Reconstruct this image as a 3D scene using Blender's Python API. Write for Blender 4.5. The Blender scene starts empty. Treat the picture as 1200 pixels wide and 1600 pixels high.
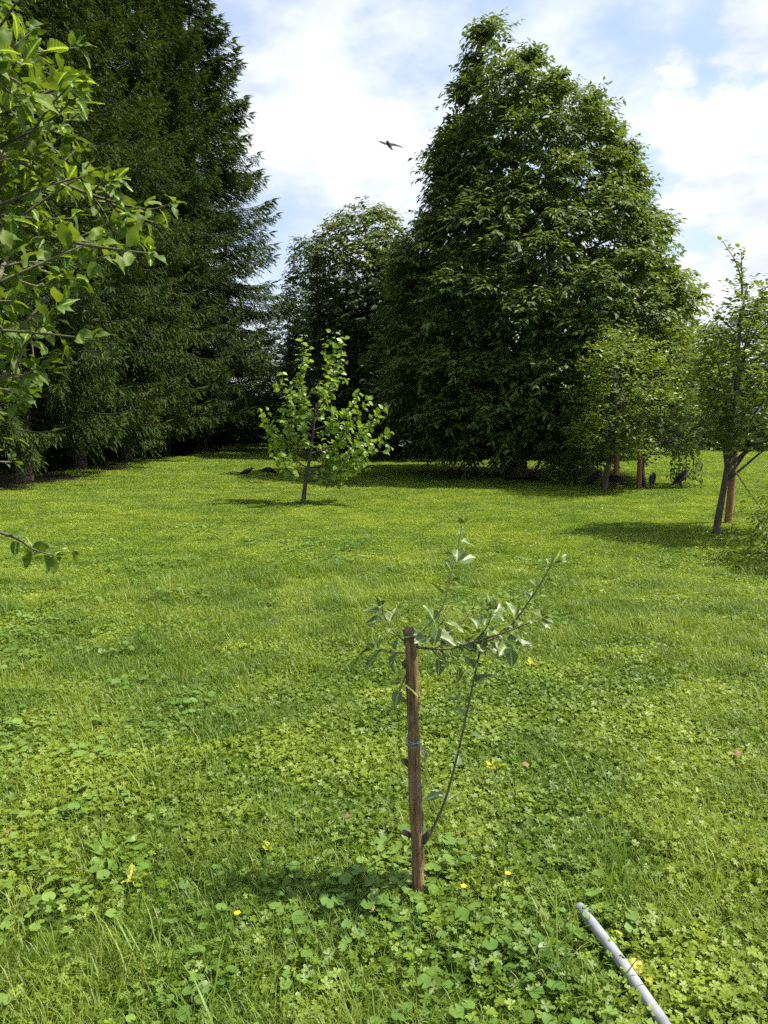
import bpy, math, random
import numpy as np
from mathutils import Matrix, Vector

SC = bpy.context.scene
COL = SC.collection
RNG = np.random.default_rng(7)
random.seed(7)
R = math.radians

# ------------------------------------------------------------------ camera
CAM_H, PITCH, FPX = 1.6, R(7.2), 1200.0
cam = bpy.data.cameras.new('camera')
cam.sensor_fit = 'VERTICAL'; cam.sensor_height = 24.0; cam.lens = 18.0
cam.clip_start = 0.05; cam.clip_end = 3000
cam_o = bpy.data.objects.new('camera', cam)
cam_o.location = (0, 0, CAM_H); cam_o.rotation_euler = (math.pi / 2 - PITCH, 0, 0)
COL.objects.link(cam_o); SC.camera = cam_o

def ray(px, py):
    u = (px - 600) / FPX; v = (800 - py) / FPX
    c, s = math.cos(PITCH), math.sin(PITCH)
    return np.array([u, c + v * s, -s + v * c])
def at(px, py, Y):                      # the place seen at a pixel, Y metres ahead
    d = ray(px, py); return np.array([0, 0, CAM_H]) + d * (Y / d[1])
def gpt(px, py):                        # the place on the ground seen at a pixel
    d = ray(px, py); return np.array([0, 0, CAM_H]) + d * (CAM_H / -d[2])

# ------------------------------------------------------------------ light
SUN_EL, SUN_AZ = R(60), R(90)           # azimuth from +Y (view direction) towards +X
sun_dir = Vector((math.cos(SUN_EL) * math.sin(SUN_AZ), math.cos(SUN_EL) * math.cos(SUN_AZ), math.sin(SUN_EL)))
sl = bpy.data.lights.new('sun', 'SUN'); sl.energy = 5.0; sl.angle = R(0.53); sl.color = (1.0, 0.95, 0.86)
so = bpy.data.objects.new('sun', sl); so.rotation_euler = sun_dir.to_track_quat('Z', 'Y').to_euler()
so.location = (30, 10, 40); COL.objects.link(so)
SC.view_settings.view_transform = 'Standard'; SC.view_settings.look = 'None'
SC.view_settings.gamma = 1.0; SC.view_settings.exposure = 0.74; SC.view_settings.use_curve_mapping = False
SC.render.engine = 'CYCLES'
SC.cycles.use_denoising = False
SC.cycles.max_bounces = 4; SC.cycles.diffuse_bounces = 2; SC.cycles.glossy_bounces = 1
SC.cycles.use_adaptive_sampling = True; SC.cycles.adaptive_threshold = 0.035
SC.cycles.transmission_bounces = 3; SC.cycles.transparent_max_bounces = 4
SC.cycles.sample_clamp_indirect = 4.0
SC.cycles.caustics_reflective = False; SC.cycles.caustics_refractive = False

class NT:
    """small helper to write node trees"""
    def __init__(s, tree): s.t = tree; s.n = tree.nodes; s.l = tree.links
    def node(s, typ, **kw):
        n = s.n.new(typ)
        for k, v in kw.items(): setattr(n, k, v)
        return n
    def put(s, sock, v):
        if isinstance(v, bpy.types.NodeSocket): s.l.new(v, sock)
        elif v is not None:
            if sock.type == 'RGBA' and len(v) == 3: v = (*v, 1)
            sock.default_value = v
    def math(s, op, a, b=None, c=None, clamp=False):
        n = s.node('ShaderNodeMath', operation=op, use_clamp=clamp)
        for i, v in enumerate((a, b, c)): s.put(n.inputs[i], v)
        return n.outputs[0]
    def vmath(s, op, a, b=None):
        n = s.node('ShaderNodeVectorMath', operation=op)
        s.put(n.inputs[0], a); s.put(n.inputs[1], b)
        return n.outputs['Value'] if op in ('DISTANCE', 'LENGTH', 'DOT_PRODUCT') else n.outputs[0]
    def mix(s, f, a, b, blend='MIX'):
        n = s.node('ShaderNodeMix', data_type='RGBA', blend_type=blend)
        s.put(n.inputs[0], f); s.put(n.inputs[6], a); s.put(n.inputs[7], b)
        return n.outputs[2]
    def noise(s, vec, scale, detail=4, rough=0.55, dist=0.0):
        n = s.node('ShaderNodeTexNoise'); s.put(n.inputs['Vector'], vec)
        n.inputs['Scale'].default_value = scale; n.inputs['Detail'].default_value = detail
        n.inputs['Roughness'].default_value = rough; n.inputs['Distortion'].default_value = dist
        return n.outputs[0]
    def remap(s, v, a, b, c=0.0, d=1.0, smooth=True):
        n = s.node('ShaderNodeMapRange', interpolation_type='SMOOTHSTEP' if smooth else 'LINEAR')
        s.put(n.inputs[0], v)
        for i, x in enumerate((a, b, c, d)): n.inputs[i + 1].default_value = x
        return n.outputs[0]

# ------------------------------------------------------------------ sky
world = bpy.data.worlds.new('World'); SC.world = world; world.use_nodes = True
w = NT(world.node_tree); w.n.clear()
sky = w.node('ShaderNodeTexSky', sky_type='NISHITA'); sky.sun_disc = False
sky.sun_elevation = SUN_EL; sky.sun_rotation = SUN_AZ; sky.air_density = 1.0; sky.dust_density = 2.6; sky.ozone_density = 1.0
dirv = w.vmath('NORMALIZE', w.node('ShaderNodeTexCoord').outputs['Generated'])
flat = w.vmath('MULTIPLY', dirv, (1.0, 1.0, 1.9))
n_big = w.noise(flat, 2.6, 5, 0.6)
n_warp = w.noise(flat, 7.0, 5, 0.58)
n_fine = n_warp
wisp = w.remap(w.math('ADD', n_big, w.math('MULTIPLY', n_fine, 0.22)), 0.50, 0.80, 0.12, 0.70)
cum = None
for (px, py, r) in ((1125, 275, 85), (1200, 245, 100), (1070, 340, 70), (1190, 390, 120), (1190, 40, 75), (1075, 85, 30),
                    (430, 240, 120), (560, 300, 150), (480, 120, 70)):
    d = ray(px, py); c = d / np.linalg.norm(d)
    soft = 0.20 if px < 800 and px > 0 else 0.03
    m = w.math('SUBTRACT', r / FPX, w.vmath('DISTANCE', dirv, tuple(c)))
    m = w.math('ADD', m, w.math('MULTIPLY', w.math('SUBTRACT', n_warp, 0.5), 0.34))
    m = w.remap(m, -soft, soft)
    cum = m if cum is None else w.math('MAXIMUM', cum, m)
cloud = w.math('MAXIMUM', wisp, w.math('MULTIPLY', cum, 0.97))
ccol = w.mix(w.remap(w.math('ADD', w.math('MULTIPLY', n_warp, 0.5), w.math('MULTIPLY', n_big, 0.5)), 0.40, 0.60), (0.62, 0.68, 0.78), (1.0, 1.0, 1.0))
bg1 = w.node('ShaderNodeBackground'); w.put(bg1.inputs[0], sky.outputs[0]); bg1.inputs[1].default_value = 0.15
bg2 = w.node('ShaderNodeBackground'); w.put(bg2.inputs[0], ccol); bg2.inputs[1].default_value = 0.76
mx = w.node('ShaderNodeMixShader'); w.put(mx.inputs[0], cloud)
w.l.new(bg1.outputs[0], mx.inputs[1]); w.l.new(bg2.outputs[0], mx.inputs[2])
world.cycles.sampling_method = 'MANUAL'; world.cycles.sample_map_resolution = 512
wo = w.node('ShaderNodeOutputWorld'); w.l.new(mx.outputs[0], wo.inputs[0])

# ------------------------------------------------------------------ materials
def new_mat(name):
    m = bpy.data.materials.new(name); m.use_nodes = True
    t = NT(m.node_tree); t.n.clear()
    out = t.node('ShaderNodeOutputMaterial')
    return m, t, out

def leaf_mat(name, c1, c2, trans=0.35, rough=0.45, spec=0.4, patch=0.0, patch_col=None, patch_scale=0.5, veins=False, tcol=(1.25, 1.15, 0.45), dry=None, dark_patch=False):
    m, t, out = new_mat(name)
    rnd = t.node('ShaderNodeAttribute', attribute_name='rnd').outputs['Fac']
    oi = t.node('ShaderNodeObjectInfo').outputs['Random']
    f = t.math('ADD', t.math('MULTIPLY', rnd, 0.7), t.math('MULTIPLY', oi, 0.3))
    col = t.mix(f, c1, c2)
    pos = t.node('ShaderNodeNewGeometry').outputs['Position']
    if patch_col is not None:
        n = t.noise(pos, patch_scale * 1.4, 1, 0.6)
        col = t.mix(t.math('MULTIPLY', t.remap(n, 0.42, 0.64), patch), col, patch_col)
    if dark_patch:
        n = t.noise(pos, 1.9, 2, 0.6)
        col = t.mix(1.0, col, t.mix(t.remap(n, 0.36, 0.62), (0.70, 0.80, 0.62), (1.10, 1.07, 1.0)), 'MULTIPLY')
    if dry is not None:
        col = t.mix(t.math('MULTIPLY', t.math('GREATER_THAN', rnd, dry[0]), dry[1]), col, dry[2])
    if veins:
        uv = t.node('ShaderNodeUVMap').outputs[0]
        sx = t.node('ShaderNodeSeparateXYZ'); t.put(sx.inputs[0], uv)
        ax = t.math('ABSOLUTE', sx.outputs[0])
        mid = t.remap(ax, 0.015, 0.05, 1.0, 0.0)
        side = t.math('SINE', t.math('MULTIPLY', t.math('SUBTRACT', sx.outputs[1], t.math('MULTIPLY', ax, 0.75)), 55.0))
        side = t.math('MULTIPLY', t.remap(side, 0.82, 1.0), 0.55)
        col = t.mix(t.math('MAXIMUM', mid, side), col, tuple(min(1, x * 1.9 + 0.03) for x in c2))
    bs = t.node('ShaderNodeBsdfPrincipled'); t.put(bs.inputs['Base Color'], col)
    bs.inputs['Roughness'].default_value = rough; bs.inputs['Specular IOR Level'].default_value = spec
    tr = t.node('ShaderNodeBsdfTranslucent'); t.put(tr.inputs[0], t.mix(1.0, col, tcol, 'MULTIPLY'))
    mxs = t.node('ShaderNodeMixShader'); mxs.inputs[0].default_value = trans
    t.l.new(bs.outputs[0], mxs.inputs[1]); t.l.new(tr.outputs[0], mxs.inputs[2]); t.l.new(mxs.outputs[0], out.inputs[0])
    return m

def bark_mat(name, c1, c2, scale=(30, 30, 5), bump=0.6, rough=0.85, third=None):
    m, t, out = new_mat(name)
    obj = t.node('ShaderNodeTexCoord').outputs['Object']
    v = t.vmath('MULTIPLY', obj, scale)
    n = t.noise(v, 1.0, 7, 0.65, 0.4)
    col = t.mix(t.remap(n, 0.32, 0.68), c1, c2)
    if third is not None:
        n2 = t.noise(obj, third[0], 4, 0.6)
        col = t.mix(t.math('MULTIPLY', t.remap(n2, 0.48, 0.66), third[1]), col, third[2])
    bs = t.node('ShaderNodeBsdfPrincipled'); t.put(bs.inputs['Base Color'], col); bs.inputs['Roughness'].default_value = rough
    b = t.node('ShaderNodeBump'); b.inputs['Strength'].default_value = bump; b.inputs['Distance'].default_value = 0.02
    t.put(b.inputs['Height'], n); t.l.new(b.outputs[0], bs.inputs['Normal']); t.l.new(bs.outputs[0], out.inputs[0])
    return m

def plain_mat(name, c, rough=0.6, var=0.25, scale=8.0, spec=0.3, bump=0.0):
    m, t, out = new_mat(name)
    obj = t.node('ShaderNodeTexCoord').outputs['Object']
    n = t.noise(obj, scale, 5, 0.6)
    col = t.mix(t.remap(n, 0.3, 0.7), tuple(x * (1 - var) for x in c), tuple(min(1, x * (1 + var)) for x in c))
    bs = t.node('ShaderNodeBsdfPrincipled'); t.put(bs.inputs['Base Color'], col)
    bs.inputs['Roughness'].default_value = rough; bs.inputs['Specular IOR Level'].default_value = spec
    if bump:
        b = t.node('ShaderNodeBump'); b.inputs['Strength'].default_value = bump; b.inputs['Distance'].default_value = 0.01
        t.put(b.inputs['Height'], n); t.l.new(b.outputs[0], bs.inputs['Normal'])
    t.l.new(bs.outputs[0], out.inputs[0])
    return m

M = {}
M['cinq'] = leaf_mat('cinquefoil_leaf', (0.054, 0.120, 0.011), (0.240, 0.338, 0.040), 0.40, 0.45, 0.35, 0.5, (0.30, 0.365, 0.040), 0.8, dark_patch=True)
M['round'] = leaf_mat('round_leaf', (0.075, 0.160, 0.024), (0.175, 0.29, 0.058), 0.32, 0.42, 0.4, 0.3, (0.26, 0.33, 0.06), 0.9, dark_patch=True)
M['grass'] = leaf_mat('grass_blade', (0.062, 0.132, 0.011), (0.230, 0.335, 0.038), 0.42, 0.45, 0.35, 0.5, (0.28, 0.35, 0.045), 0.7, dry=(0.93, 0.6, (0.40, 0.38, 0.14)), dark_patch=True)
M['far'] = leaf_mat('lawn_leaf', (0.092, 0.172, 0.012), (0.275, 0.375, 0.040), 0.42, 0.45, 0.35, 0.40, (0.315, 0.38, 0.040), 0.4, dark_patch=True)
M['spruce'] = leaf_mat('spruce_needle', (0.010, 0.030, 0.008), (0.066, 0.108, 0.020), 0.22, 0.65, 0.10, 0.4, (0.078, 0.098, 0.016), 0.6, tcol=(1.2, 1.2, 0.4))
M['big'] = leaf_mat('cherry_leaf', (0.048, 0.102, 0.024), (0.140, 0.210, 0.042), 0.40, 0.48, 0.32, 0.45, (0.16, 0.20, 0.035), 0.55)
M['yellowing'] = leaf_mat('yellowing_leaf', (0.055, 0.115, 0.020), (0.150, 0.205, 0.034), 0.36, 0.5, 0.4, 0.4, (0.23, 0.21, 0.04), 0.5)
M['pear'] = leaf_mat('pear_leaf', (0.065, 0.130, 0.020), (0.205, 0.280, 0.042), 0.40, 0.45, 0.4, 0.45, (0.23, 0.26, 0.035), 1.2)
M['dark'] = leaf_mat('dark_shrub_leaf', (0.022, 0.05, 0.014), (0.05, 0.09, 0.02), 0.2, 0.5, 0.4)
M['hazy'] = leaf_mat('haze_tinted_leaf', (0.045, 0.088, 0.034), (0.095, 0.150, 0.052), 0.28, 0.5, 0.4)  # paler, bluer leaf colour: haze of the distance put into the colour
M['sapling'] = leaf_mat('bright_sapling_leaf', (0.14, 0.25, 0.022), (0.30, 0.42, 0.045), 0.48, 0.4, 0.5)
M['apple'] = leaf_mat('apple_leaf', (0.058, 0.115, 0.018), (0.180, 0.255, 0.038), 0.42, 0.52, 0.25, veins=True)
M['apple_plain'] = leaf_mat('apple_leaf_plain', (0.058, 0.115, 0.018), (0.180, 0.255, 0.038), 0.42, 0.52, 0.25)
M['grey_apple'] = leaf_mat('grey_green_apple_leaf', (0.075, 0.125, 0.034), (0.175, 0.238, 0.078), 0.38, 0.42, 0.45, veins=True)
M['weed'] = leaf_mat('weed_leaf', (0.13, 0.24, 0.03), (0.20, 0.32, 0.04), 0.35, 0.45, 0.4)
M['yellow'] = leaf_mat('yellow_leaf', (0.34, 0.38, 0.04), (0.52, 0.50, 0.05), 0.4, 0.5, 0.3)
M['litter'] = leaf_mat('dry_leaf', (0.16, 0.08, 0.035), (0.34, 0.20, 0.09), 0.2, 0.6, 0.3)
M['petal'] = plain_mat('yellow_petal', (0.75, 0.55, 0.02), 0.6, 0.1)
M['spruce_bark'] = bark_mat('spruce_bark', (0.05, 0.035, 0.028), (0.13, 0.10, 0.085), (12, 12, 5))
M['spruce_branch'] = bark_mat('spruce_branch_bark', (0.018, 0.014, 0.010), (0.04, 0.032, 0.024), (20, 20, 20))
M['bark'] = bark_mat('dark_bark', (0.035, 0.027, 0.020), (0.095, 0.075, 0.055), (25, 25, 6), third=(6, 0.35, (0.10, 0.105, 0.06)))
M['twig'] = bark_mat('twig_bark', (0.07, 0.055, 0.035), (0.15, 0.125, 0.08), (60, 60, 20), 0.3, third=(14, 0.5, (0.12, 0.15, 0.06)))
M['green_twig'] = bark_mat('green_twig_bark', (0.16, 0.20, 0.09), (0.26, 0.29, 0.14), (60, 60, 20), 0.2)
M['stake'] = bark_mat('weathered_stake', (0.070, 0.040, 0.019), (0.34, 0.19, 0.085), (85, 85, 7), 0.9, 0.75, third=(9, 0.6, (0.38, 0.26, 0.16)))
M['post'] = bark_mat('brown_post', (0.13, 0.065, 0.028), (0.26, 0.14, 0.06), (30, 30, 3), 0.5, 0.8)
M['cutwood'] = bark_mat('cut_wood', (0.10, 0.055, 0.03), (0.24, 0.15, 0.09), (40, 40, 40), 0.6)
M['twine'] = plain_mat('blue_grey_twine', (0.20, 0.26, 0.29), 0.8, 0.3, 60)
M['rope'] = plain_mat('straw_rope', (0.36, 0.33, 0.10), 0.8, 0.25, 40)
M['pipe'] = plain_mat('grey_plastic', (0.235, 0.24, 0.255), 0.55, 0.35, 9, 0.35, 0.1)
M['pipe_shade'] = plain_mat('pipe_mouth_shade', (0.05, 0.06, 0.078), 0.7, 0.2, 14)  # dark colour stands in for the shade inside the pipe
M['black'] = plain_mat('black_feather', (0.010, 0.010, 0.011), 0.7, 0.3, 30, 0.15)
M['greyf'] = plain_mat('grey_feather', (0.045, 0.044, 0.043), 0.7, 0.25, 30, 0.3)
M['beak'] = plain_mat('black_beak', (0.015, 0.014, 0.014), 0.35, 0.2, 30)
M['fruit'] = plain_mat('yellow_apple_skin', (0.62, 0.44, 0.07), 0.35, 0.25, 18, 0.5)
M['wallm'] = plain_mat('pale_render', (0.60, 0.60, 0.58), 0.9, 0.08, 2.5)
M['roofm'] = plain_mat('grey_roof', (0.16, 0.15, 0.15), 0.8, 0.2, 6)
M['framem'] = plain_mat('white_window_frame', (0.72, 0.72, 0.72), 0.5, 0.05)
M['glassm'] = plain_mat('dark_glass', (0.03, 0.035, 0.04), 0.1, 0.1, 3, 0.6)

# ------------------------------------------------------------------ mesh helpers
def nrm(v):
    return v / np.maximum(np.linalg.norm(v, axis=-1, keepdims=True), 1e-9)

class Geo:
    """collects vertices and faces of one mesh"""
    def __init__(s): s.v = []; s.f = []; s.r = []; s.m = []; s.n = 0
    def add(s, V, F, rnd=0.5, mat=0):
        V = np.asarray(V, float); F = np.asarray(F, int)
        s.v.append(V); s.f.append(F + s.n); s.m.append(np.full(len(F), mat))
        s.r.append(np.broadcast_to(np.asarray(rnd, float), (len(V),))); s.n += len(V)
    def mesh(s, name, mats, smooth=False, off=(0, 0, 0)):
        V = np.concatenate(s.v) - np.asarray(off, float)
        me = bpy.data.meshes.new(name)
        me.vertices.add(len(V)); me.vertices.foreach_set('co', V.astype(np.float32).ravel())
        loops = np.concatenate([f.ravel() for f in s.f]).astype(np.int32)
        tot = np.concatenate([np.full(len(f), f.shape[1]) for f in s.f]).astype(np.int32)
        st = np.concatenate([[0], np.cumsum(tot)[:-1]]).astype(np.int32)
        me.loops.add(len(loops)); me.loops.foreach_set('vertex_index', loops)
        me.polygons.add(len(tot)); me.polygons.foreach_set('loop_start', st); me.polygons.foreach_set('loop_total', tot)
        me.polygons.foreach_set('material_index', np.concatenate(s.m).astype(np.int32))
        if smooth: me.polygons.foreach_set('use_smooth', np.ones(len(tot), bool))
        a = me.attributes.new('rnd', 'FLOAT', 'POINT'); a.data.foreach_set('value', np.concatenate(s.r).astype(np.float32))
        for m in (mats if isinstance(mats, (list, tuple)) else [mats]): me.materials.append(m)
        me.update(calc_edges=True); me.validate()
        return me

def link(name, me, parent=None, loc=(0, 0, 0)):
    o = bpy.data.objects.new(name, me); COL.objects.link(o); o.location = loc
    if parent is not None: o.parent = parent
    return o
def tag(o, label=None, cat=None, group=None, kind=None):
    if label: o['label'] = label
    if cat: o['category'] = cat
    if group: o['group'] = group
    if kind: o['kind'] = kind
    return o
def thing(name, label, cat, loc, group=None, rz=0.0):
    o = bpy.data.objects.new(name, None); COL.objects.link(o); o.empty_display_size = 0.2
    o.location = tuple(loc); o.rotation_euler = (0, 0, rz)
    return tag(o, label, cat, group)

def smooth_path(P, n):
    P = np.asarray(P, float)
    if len(P) < 3:
        t = np.linspace(0, 1, n)[:, None]; return P[0] * (1 - t) + P[-1] * t
    Q = np.vstack([2 * P[0] - P[1], P, 2 * P[-1] - P[-2]]); out = []
    for u in np.linspace(0, len(P) - 1 - 1e-6, n):
        i = int(u); t = u - i; a, b, c, d = Q[i:i + 4]
        out.append(0.5 * (2 * b + (c - a) * t + (2 * a - 5 * b + 4 * c - d) * t * t + (3 * b - a - 3 * c + d) * t ** 3))
    return np.array(out)

def tube(g, P, rad, sides=7, rnd=0.5, mat=0, caps=True, wob=0.0, rng=RNG):
    P = np.asarray(P, float); n = len(P); rad = np.broadcast_to(np.asarray(rad, float), (n,))
    T = nrm(np.gradient(P, axis=0)); ref = np.array([0.0, 0, 1]) if abs(T[0, 2]) < 0.9 else np.array([1.0, 0, 0])
    A = np.zeros((n, 3)); a = nrm(np.cross(T[0], ref))
    for i in range(n):
        a = nrm(a - T[i] * np.dot(a, T[i])); A[i] = a
    B = np.cross(T, A); th = np.linspace(0, 2 * math.pi, sides, endpoint=False)
    rr = rad[:, None] * (1 + wob * rng.standard_normal((n, sides)))
    V = P[:, None] + rr[..., None] * (np.cos(th)[None, :, None] * A[:, None] + np.sin(th)[None, :, None] * B[:, None])
    V = V.reshape(-1, 3); i = np.arange(n - 1)[:, None] * sides; j = np.arange(sides)[None]
    k = (j + 1) % sides
    F = np.stack([i + j, i + k, i + sides + k, i + sides + j], -1).reshape(-1, 4)
    g.add(V, F, rnd, mat)
    if caps:
        for row, c in ((0, P[0] - T[0] * rad[0] * 0.3), (n - 1, P[-1] + T[-1] * rad[-1] * 0.5)):
            ring = V[row * sides:(row + 1) * sides]
            g.add(np.vstack([ring, c]), [[q, (q + 1) % sides, sides] if row else [(q + 1) % sides, q, sides] for q in range(sides)], rnd, mat)

def frames(d, up):
    y = nrm(d); x = nrm(np.cross(y, up)); z = np.cross(x, y)
    return np.stack([x, y, z], 1)       # rows = local axes

def stamp(g, T, F, pos, fr, sc, rnd, mat=0):
    N, k = len(pos), len(T)
    sc = np.asarray(sc, float)
    if sc.ndim == 1: sc = np.repeat(sc[:, None], 3, 1)
    V = np.einsum('nka,nab->nkb', T[None] * sc[:, None, :], fr) + pos[:, None]
    FF = (np.asarray(F)[None] + (np.arange(N) * k)[:, None, None]).reshape(-1, len(F[0]))
    g.add(V.reshape(-1, 3), FF, np.repeat(rnd, k), mat)

# leaf templates, unit length along +y, normal +z
KITE = (np.array([[0, 0, 0], [-.5, .45, .12], [.5, .45, .12], [0, 1, -.05]], float), [[0, 3, 1], [0, 2, 3]])
LENS = (np.array([[0, 0, 0], [-.38, .28, .10], [.38, .28, .10], [-.36, .62, .10], [.36, .62, .10], [0, 1, -.16], [0, .45, -.02]], float),
        [[0, 6, 1], [0, 2, 6], [1, 6, 3], [2, 4, 6], [3, 6, 5], [6, 4, 5]])
BLADE = (np.array([[-.5, 0, 0], [.5, 0, 0], [-.42, .4, .10], [.42, .4, .10], [-.28, .75, .02], [.28, .75, .02], [0, 1, -.22]], float),
         [[0, 1, 3], [0, 3, 2], [2, 3, 5], [2, 5, 4], [4, 5, 6]])
OBO = (np.array([[0, 0, 0], [-.40, .58, .08], [-.22, .95, .0], [.22, .95, .0], [.40, .58, .08], [0, .6, -.05]], float), [[0, 5, 1], [1, 5, 2], [2, 5, 3], [3, 5, 4], [0, 4, 5]])
def round_leaf():
    th = np.linspace(R(-75), R(255), 11); V = [[0, 0.42, -0.06]] ; 
    for q, a in enumerate(th): V.append([.5 * math.cos(a) * (1 + .05 * (-1) ** q), .45 + .5 * math.sin(a) * (1 + .05 * (-1) ** q), .05 * math.sin(3 * a)])
    return np.array(V), [[0, i, i + 1] for i in range(1, 11)]
ROUND = round_leaf()

def detailed_leaf(seed, wid=0.30, curl=0.35, fold=0.22, wave=0.03):
    """a leaf of unit length with stalk, folded blade, curled tip and toothed edge; UV carries leaf coordinates"""
    rg = np.random.default_rng(seed); rows = 13; g = []
    for i in range(rows):
        t = i / (rows - 1); half = wid * (math.sin(math.pi * min(1, t ** 0.78)) ** 0.9) * (1.06 - 0.22 * t) + 0.002
        half *= 1 + (0.05 if i % 2 else -0.03)
        tw = wave * math.sin(t * 9 + seed)
        for u in (-1, -.5, 0, .5, 1):
            x = u * half; z = fold * abs(x) * (1.15 - t) - curl * t * t * 0.6 + tw * u + wave * 0.6 * math.sin(t * 13 + seed * 2) * abs(u)
            g.append((x, 0.16 + 0.84 * t - 0.12 * curl * t ** 3, z))
    F = [[i * 5 + j, i * 5 + j + 1, (i + 1) * 5 + j + 1, (i + 1) * 5 + j] for i in range(rows - 1) for j in range(4)]
    UVv = [(x, y) for x, y, z in g]
    k = len(g); g += [(-.012, 0, 0.01), (.012, 0, 0.01), (.012, .17, 0.0), (-.012, .17, 0.0)]; F.append([k, k + 1, k + 2, k + 3]); UVv += [(0, 0)] * 4
    return np.array(g), F, UVv
def detailed_leaf_mesh(name, seed, mats, **kw):
    V, F, U = detailed_leaf(seed, **kw); G = Geo(); G.add(V, F, random.random())
    me = G.mesh(name, mats, smooth=True); uv = me.uv_layers.new(name='UVMap')
    for lp in me.loops: uv.data[lp.index].uv = U[lp.vertex_index]
    return me

def snoise(seed, scale, octs=3):
    """cheap smooth 2-D or 3-D noise made of sines, about -1..1"""
    rg = np.random.default_rng(seed); W = []
    for o in range(octs):
        for _ in range(4):
            W.append((rg.standard_normal(3) * scale * 1.9 ** o, rg.uniform(0, 6.28), 0.6 ** o))
    tot = sum(a for _, _, a in W) * 0.5
    def f(p): return sum(a * np.sin(p @ k[:p.shape[-1]] + ph) for k, ph, a in W) / tot
    return f

# ------------------------------------------------------------------ ground
BIG = gpt(800, 744); BIG[2] = 0
gn = snoise(3, 0.35)
def gz(x, y):
    x = np.asarray(x, float); y = np.asarray(y, float)
    return 0.028 * gn(np.stack([x, y], -1)) * np.clip((y - 1.0) / 6, 0.15, 1.0)
def on_ground(p): return np.array([p[0], p[1], float(gz(p[0], p[1]))])

SPRUCES = [  # pixel x of trunk, distance, crown radius, height, kind, turn
    (-150, 15.5, 3.3, 19.0, 0, 0.4), (42, 18.8, 3.15, 20.0, 1, 1.9), (128, 22.5, 3.35, 21.0, 0, 2.9), (196, 26.0, 3.6, 20.5, 1, 4.4),
    (258, 30.0, 3.8, 21.5, 0, 5.2), (316, 34.0, 5.0, 20.6, 1, 0.7)]
def spruce_xy(px, Y): return ((px - 600) / FPX * Y / math.cos(PITCH) * 0.995, Y)

xs = np.concatenate([[-600, -300, -150, -80], np.arange(-50, 50.1, 0.8), [80, 150, 300, 600]])
ys = np.concatenate([[-200, -60, -20], np.arange(-6, 60.1, 0.6), [90, 150, 300, 700]])
X, Yg = np.meshgrid(xs, ys); G = Geo(); nx = len(xs)
i = np.arange(len(ys) - 1)[:, None] * nx + np.arange(nx - 1)[None]
G.add(np.stack([X, Yg, gz(X, Yg)], -1).reshape(-1, 3), np.stack([i, i + 1, i + nx + 1, i + nx], -1).reshape(-1, 4))
m, t, out = new_mat('lawn_soil_and_thatch')
pos = t.node('ShaderNodeNewGeometry').outputs['Position']
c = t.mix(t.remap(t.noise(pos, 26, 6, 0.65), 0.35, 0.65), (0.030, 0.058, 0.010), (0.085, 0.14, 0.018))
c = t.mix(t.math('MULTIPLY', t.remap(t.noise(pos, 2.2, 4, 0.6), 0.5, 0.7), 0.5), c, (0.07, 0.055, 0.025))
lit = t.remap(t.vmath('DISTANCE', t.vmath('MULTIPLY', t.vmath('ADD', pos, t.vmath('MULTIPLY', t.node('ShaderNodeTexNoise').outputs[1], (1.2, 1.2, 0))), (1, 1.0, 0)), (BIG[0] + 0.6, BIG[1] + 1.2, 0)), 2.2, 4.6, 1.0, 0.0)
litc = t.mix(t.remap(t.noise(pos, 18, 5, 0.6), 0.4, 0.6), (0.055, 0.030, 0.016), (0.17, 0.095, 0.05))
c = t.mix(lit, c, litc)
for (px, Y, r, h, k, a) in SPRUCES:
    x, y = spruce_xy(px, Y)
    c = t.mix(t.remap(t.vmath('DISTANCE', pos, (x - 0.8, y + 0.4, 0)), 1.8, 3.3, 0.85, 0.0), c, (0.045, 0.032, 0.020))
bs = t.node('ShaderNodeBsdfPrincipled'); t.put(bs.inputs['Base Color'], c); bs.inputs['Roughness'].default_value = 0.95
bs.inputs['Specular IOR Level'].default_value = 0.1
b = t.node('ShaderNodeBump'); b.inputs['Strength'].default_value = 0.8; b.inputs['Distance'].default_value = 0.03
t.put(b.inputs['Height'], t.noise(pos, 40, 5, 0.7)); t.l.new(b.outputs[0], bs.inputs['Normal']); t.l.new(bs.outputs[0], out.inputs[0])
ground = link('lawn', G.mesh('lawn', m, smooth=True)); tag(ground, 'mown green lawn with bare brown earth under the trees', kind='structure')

# ------------------------------------------------------------------ trees: broadleaf crowns
def crown_points(profile, n, seed, lump=0.22, lump_scale=1.0, inner=0.45, zpow=1.0):
    """points in a crown given as [(z, left radius, right radius)] round a vertical axis; returns points, outward direction"""
    rg = np.random.default_rng(seed); pr = np.array(profile, float); z0, z1 = pr[0, 0], pr[-1, 0]
    zz = np.linspace(z0, z1, 200); wl = np.interp(zz, pr[:, 0], pr[:, 1] + pr[:, 2]); cdf = np.cumsum(wl ** zpow); cdf /= cdf[-1]
    z = np.interp(rg.random(n), cdf, zz); ph = rg.uniform(0, 2 * math.pi, n)
    rl = np.interp(z, pr[:, 0], pr[:, 1]); rr = np.interp(z, pr[:, 0], pr[:, 2]); cx = np.cos(ph)
    wgt = 0.5 + 0.5 * cx; r = rl * (1 - wgt) + rr * wgt
    d = np.stack([np.cos(ph), np.sin(ph)], -1)
    lp = snoise(seed + 5, lump_scale, 3)(np.stack([d[:, 0] * r, d[:, 1] * r, z], -1))
    f = np.where(rg.random(n) < inner, rg.uniform(0.25, 0.95, n), rg.uniform(0.84, 1.0, n))
    rad = r * f * (1 + lump * lp)
    P = np.stack([d[:, 0] * rad, d[:, 1] * rad, z], -1)
    return P, np.stack([d[:, 0], d[:, 1], np.zeros(n)], -1), f

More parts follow.
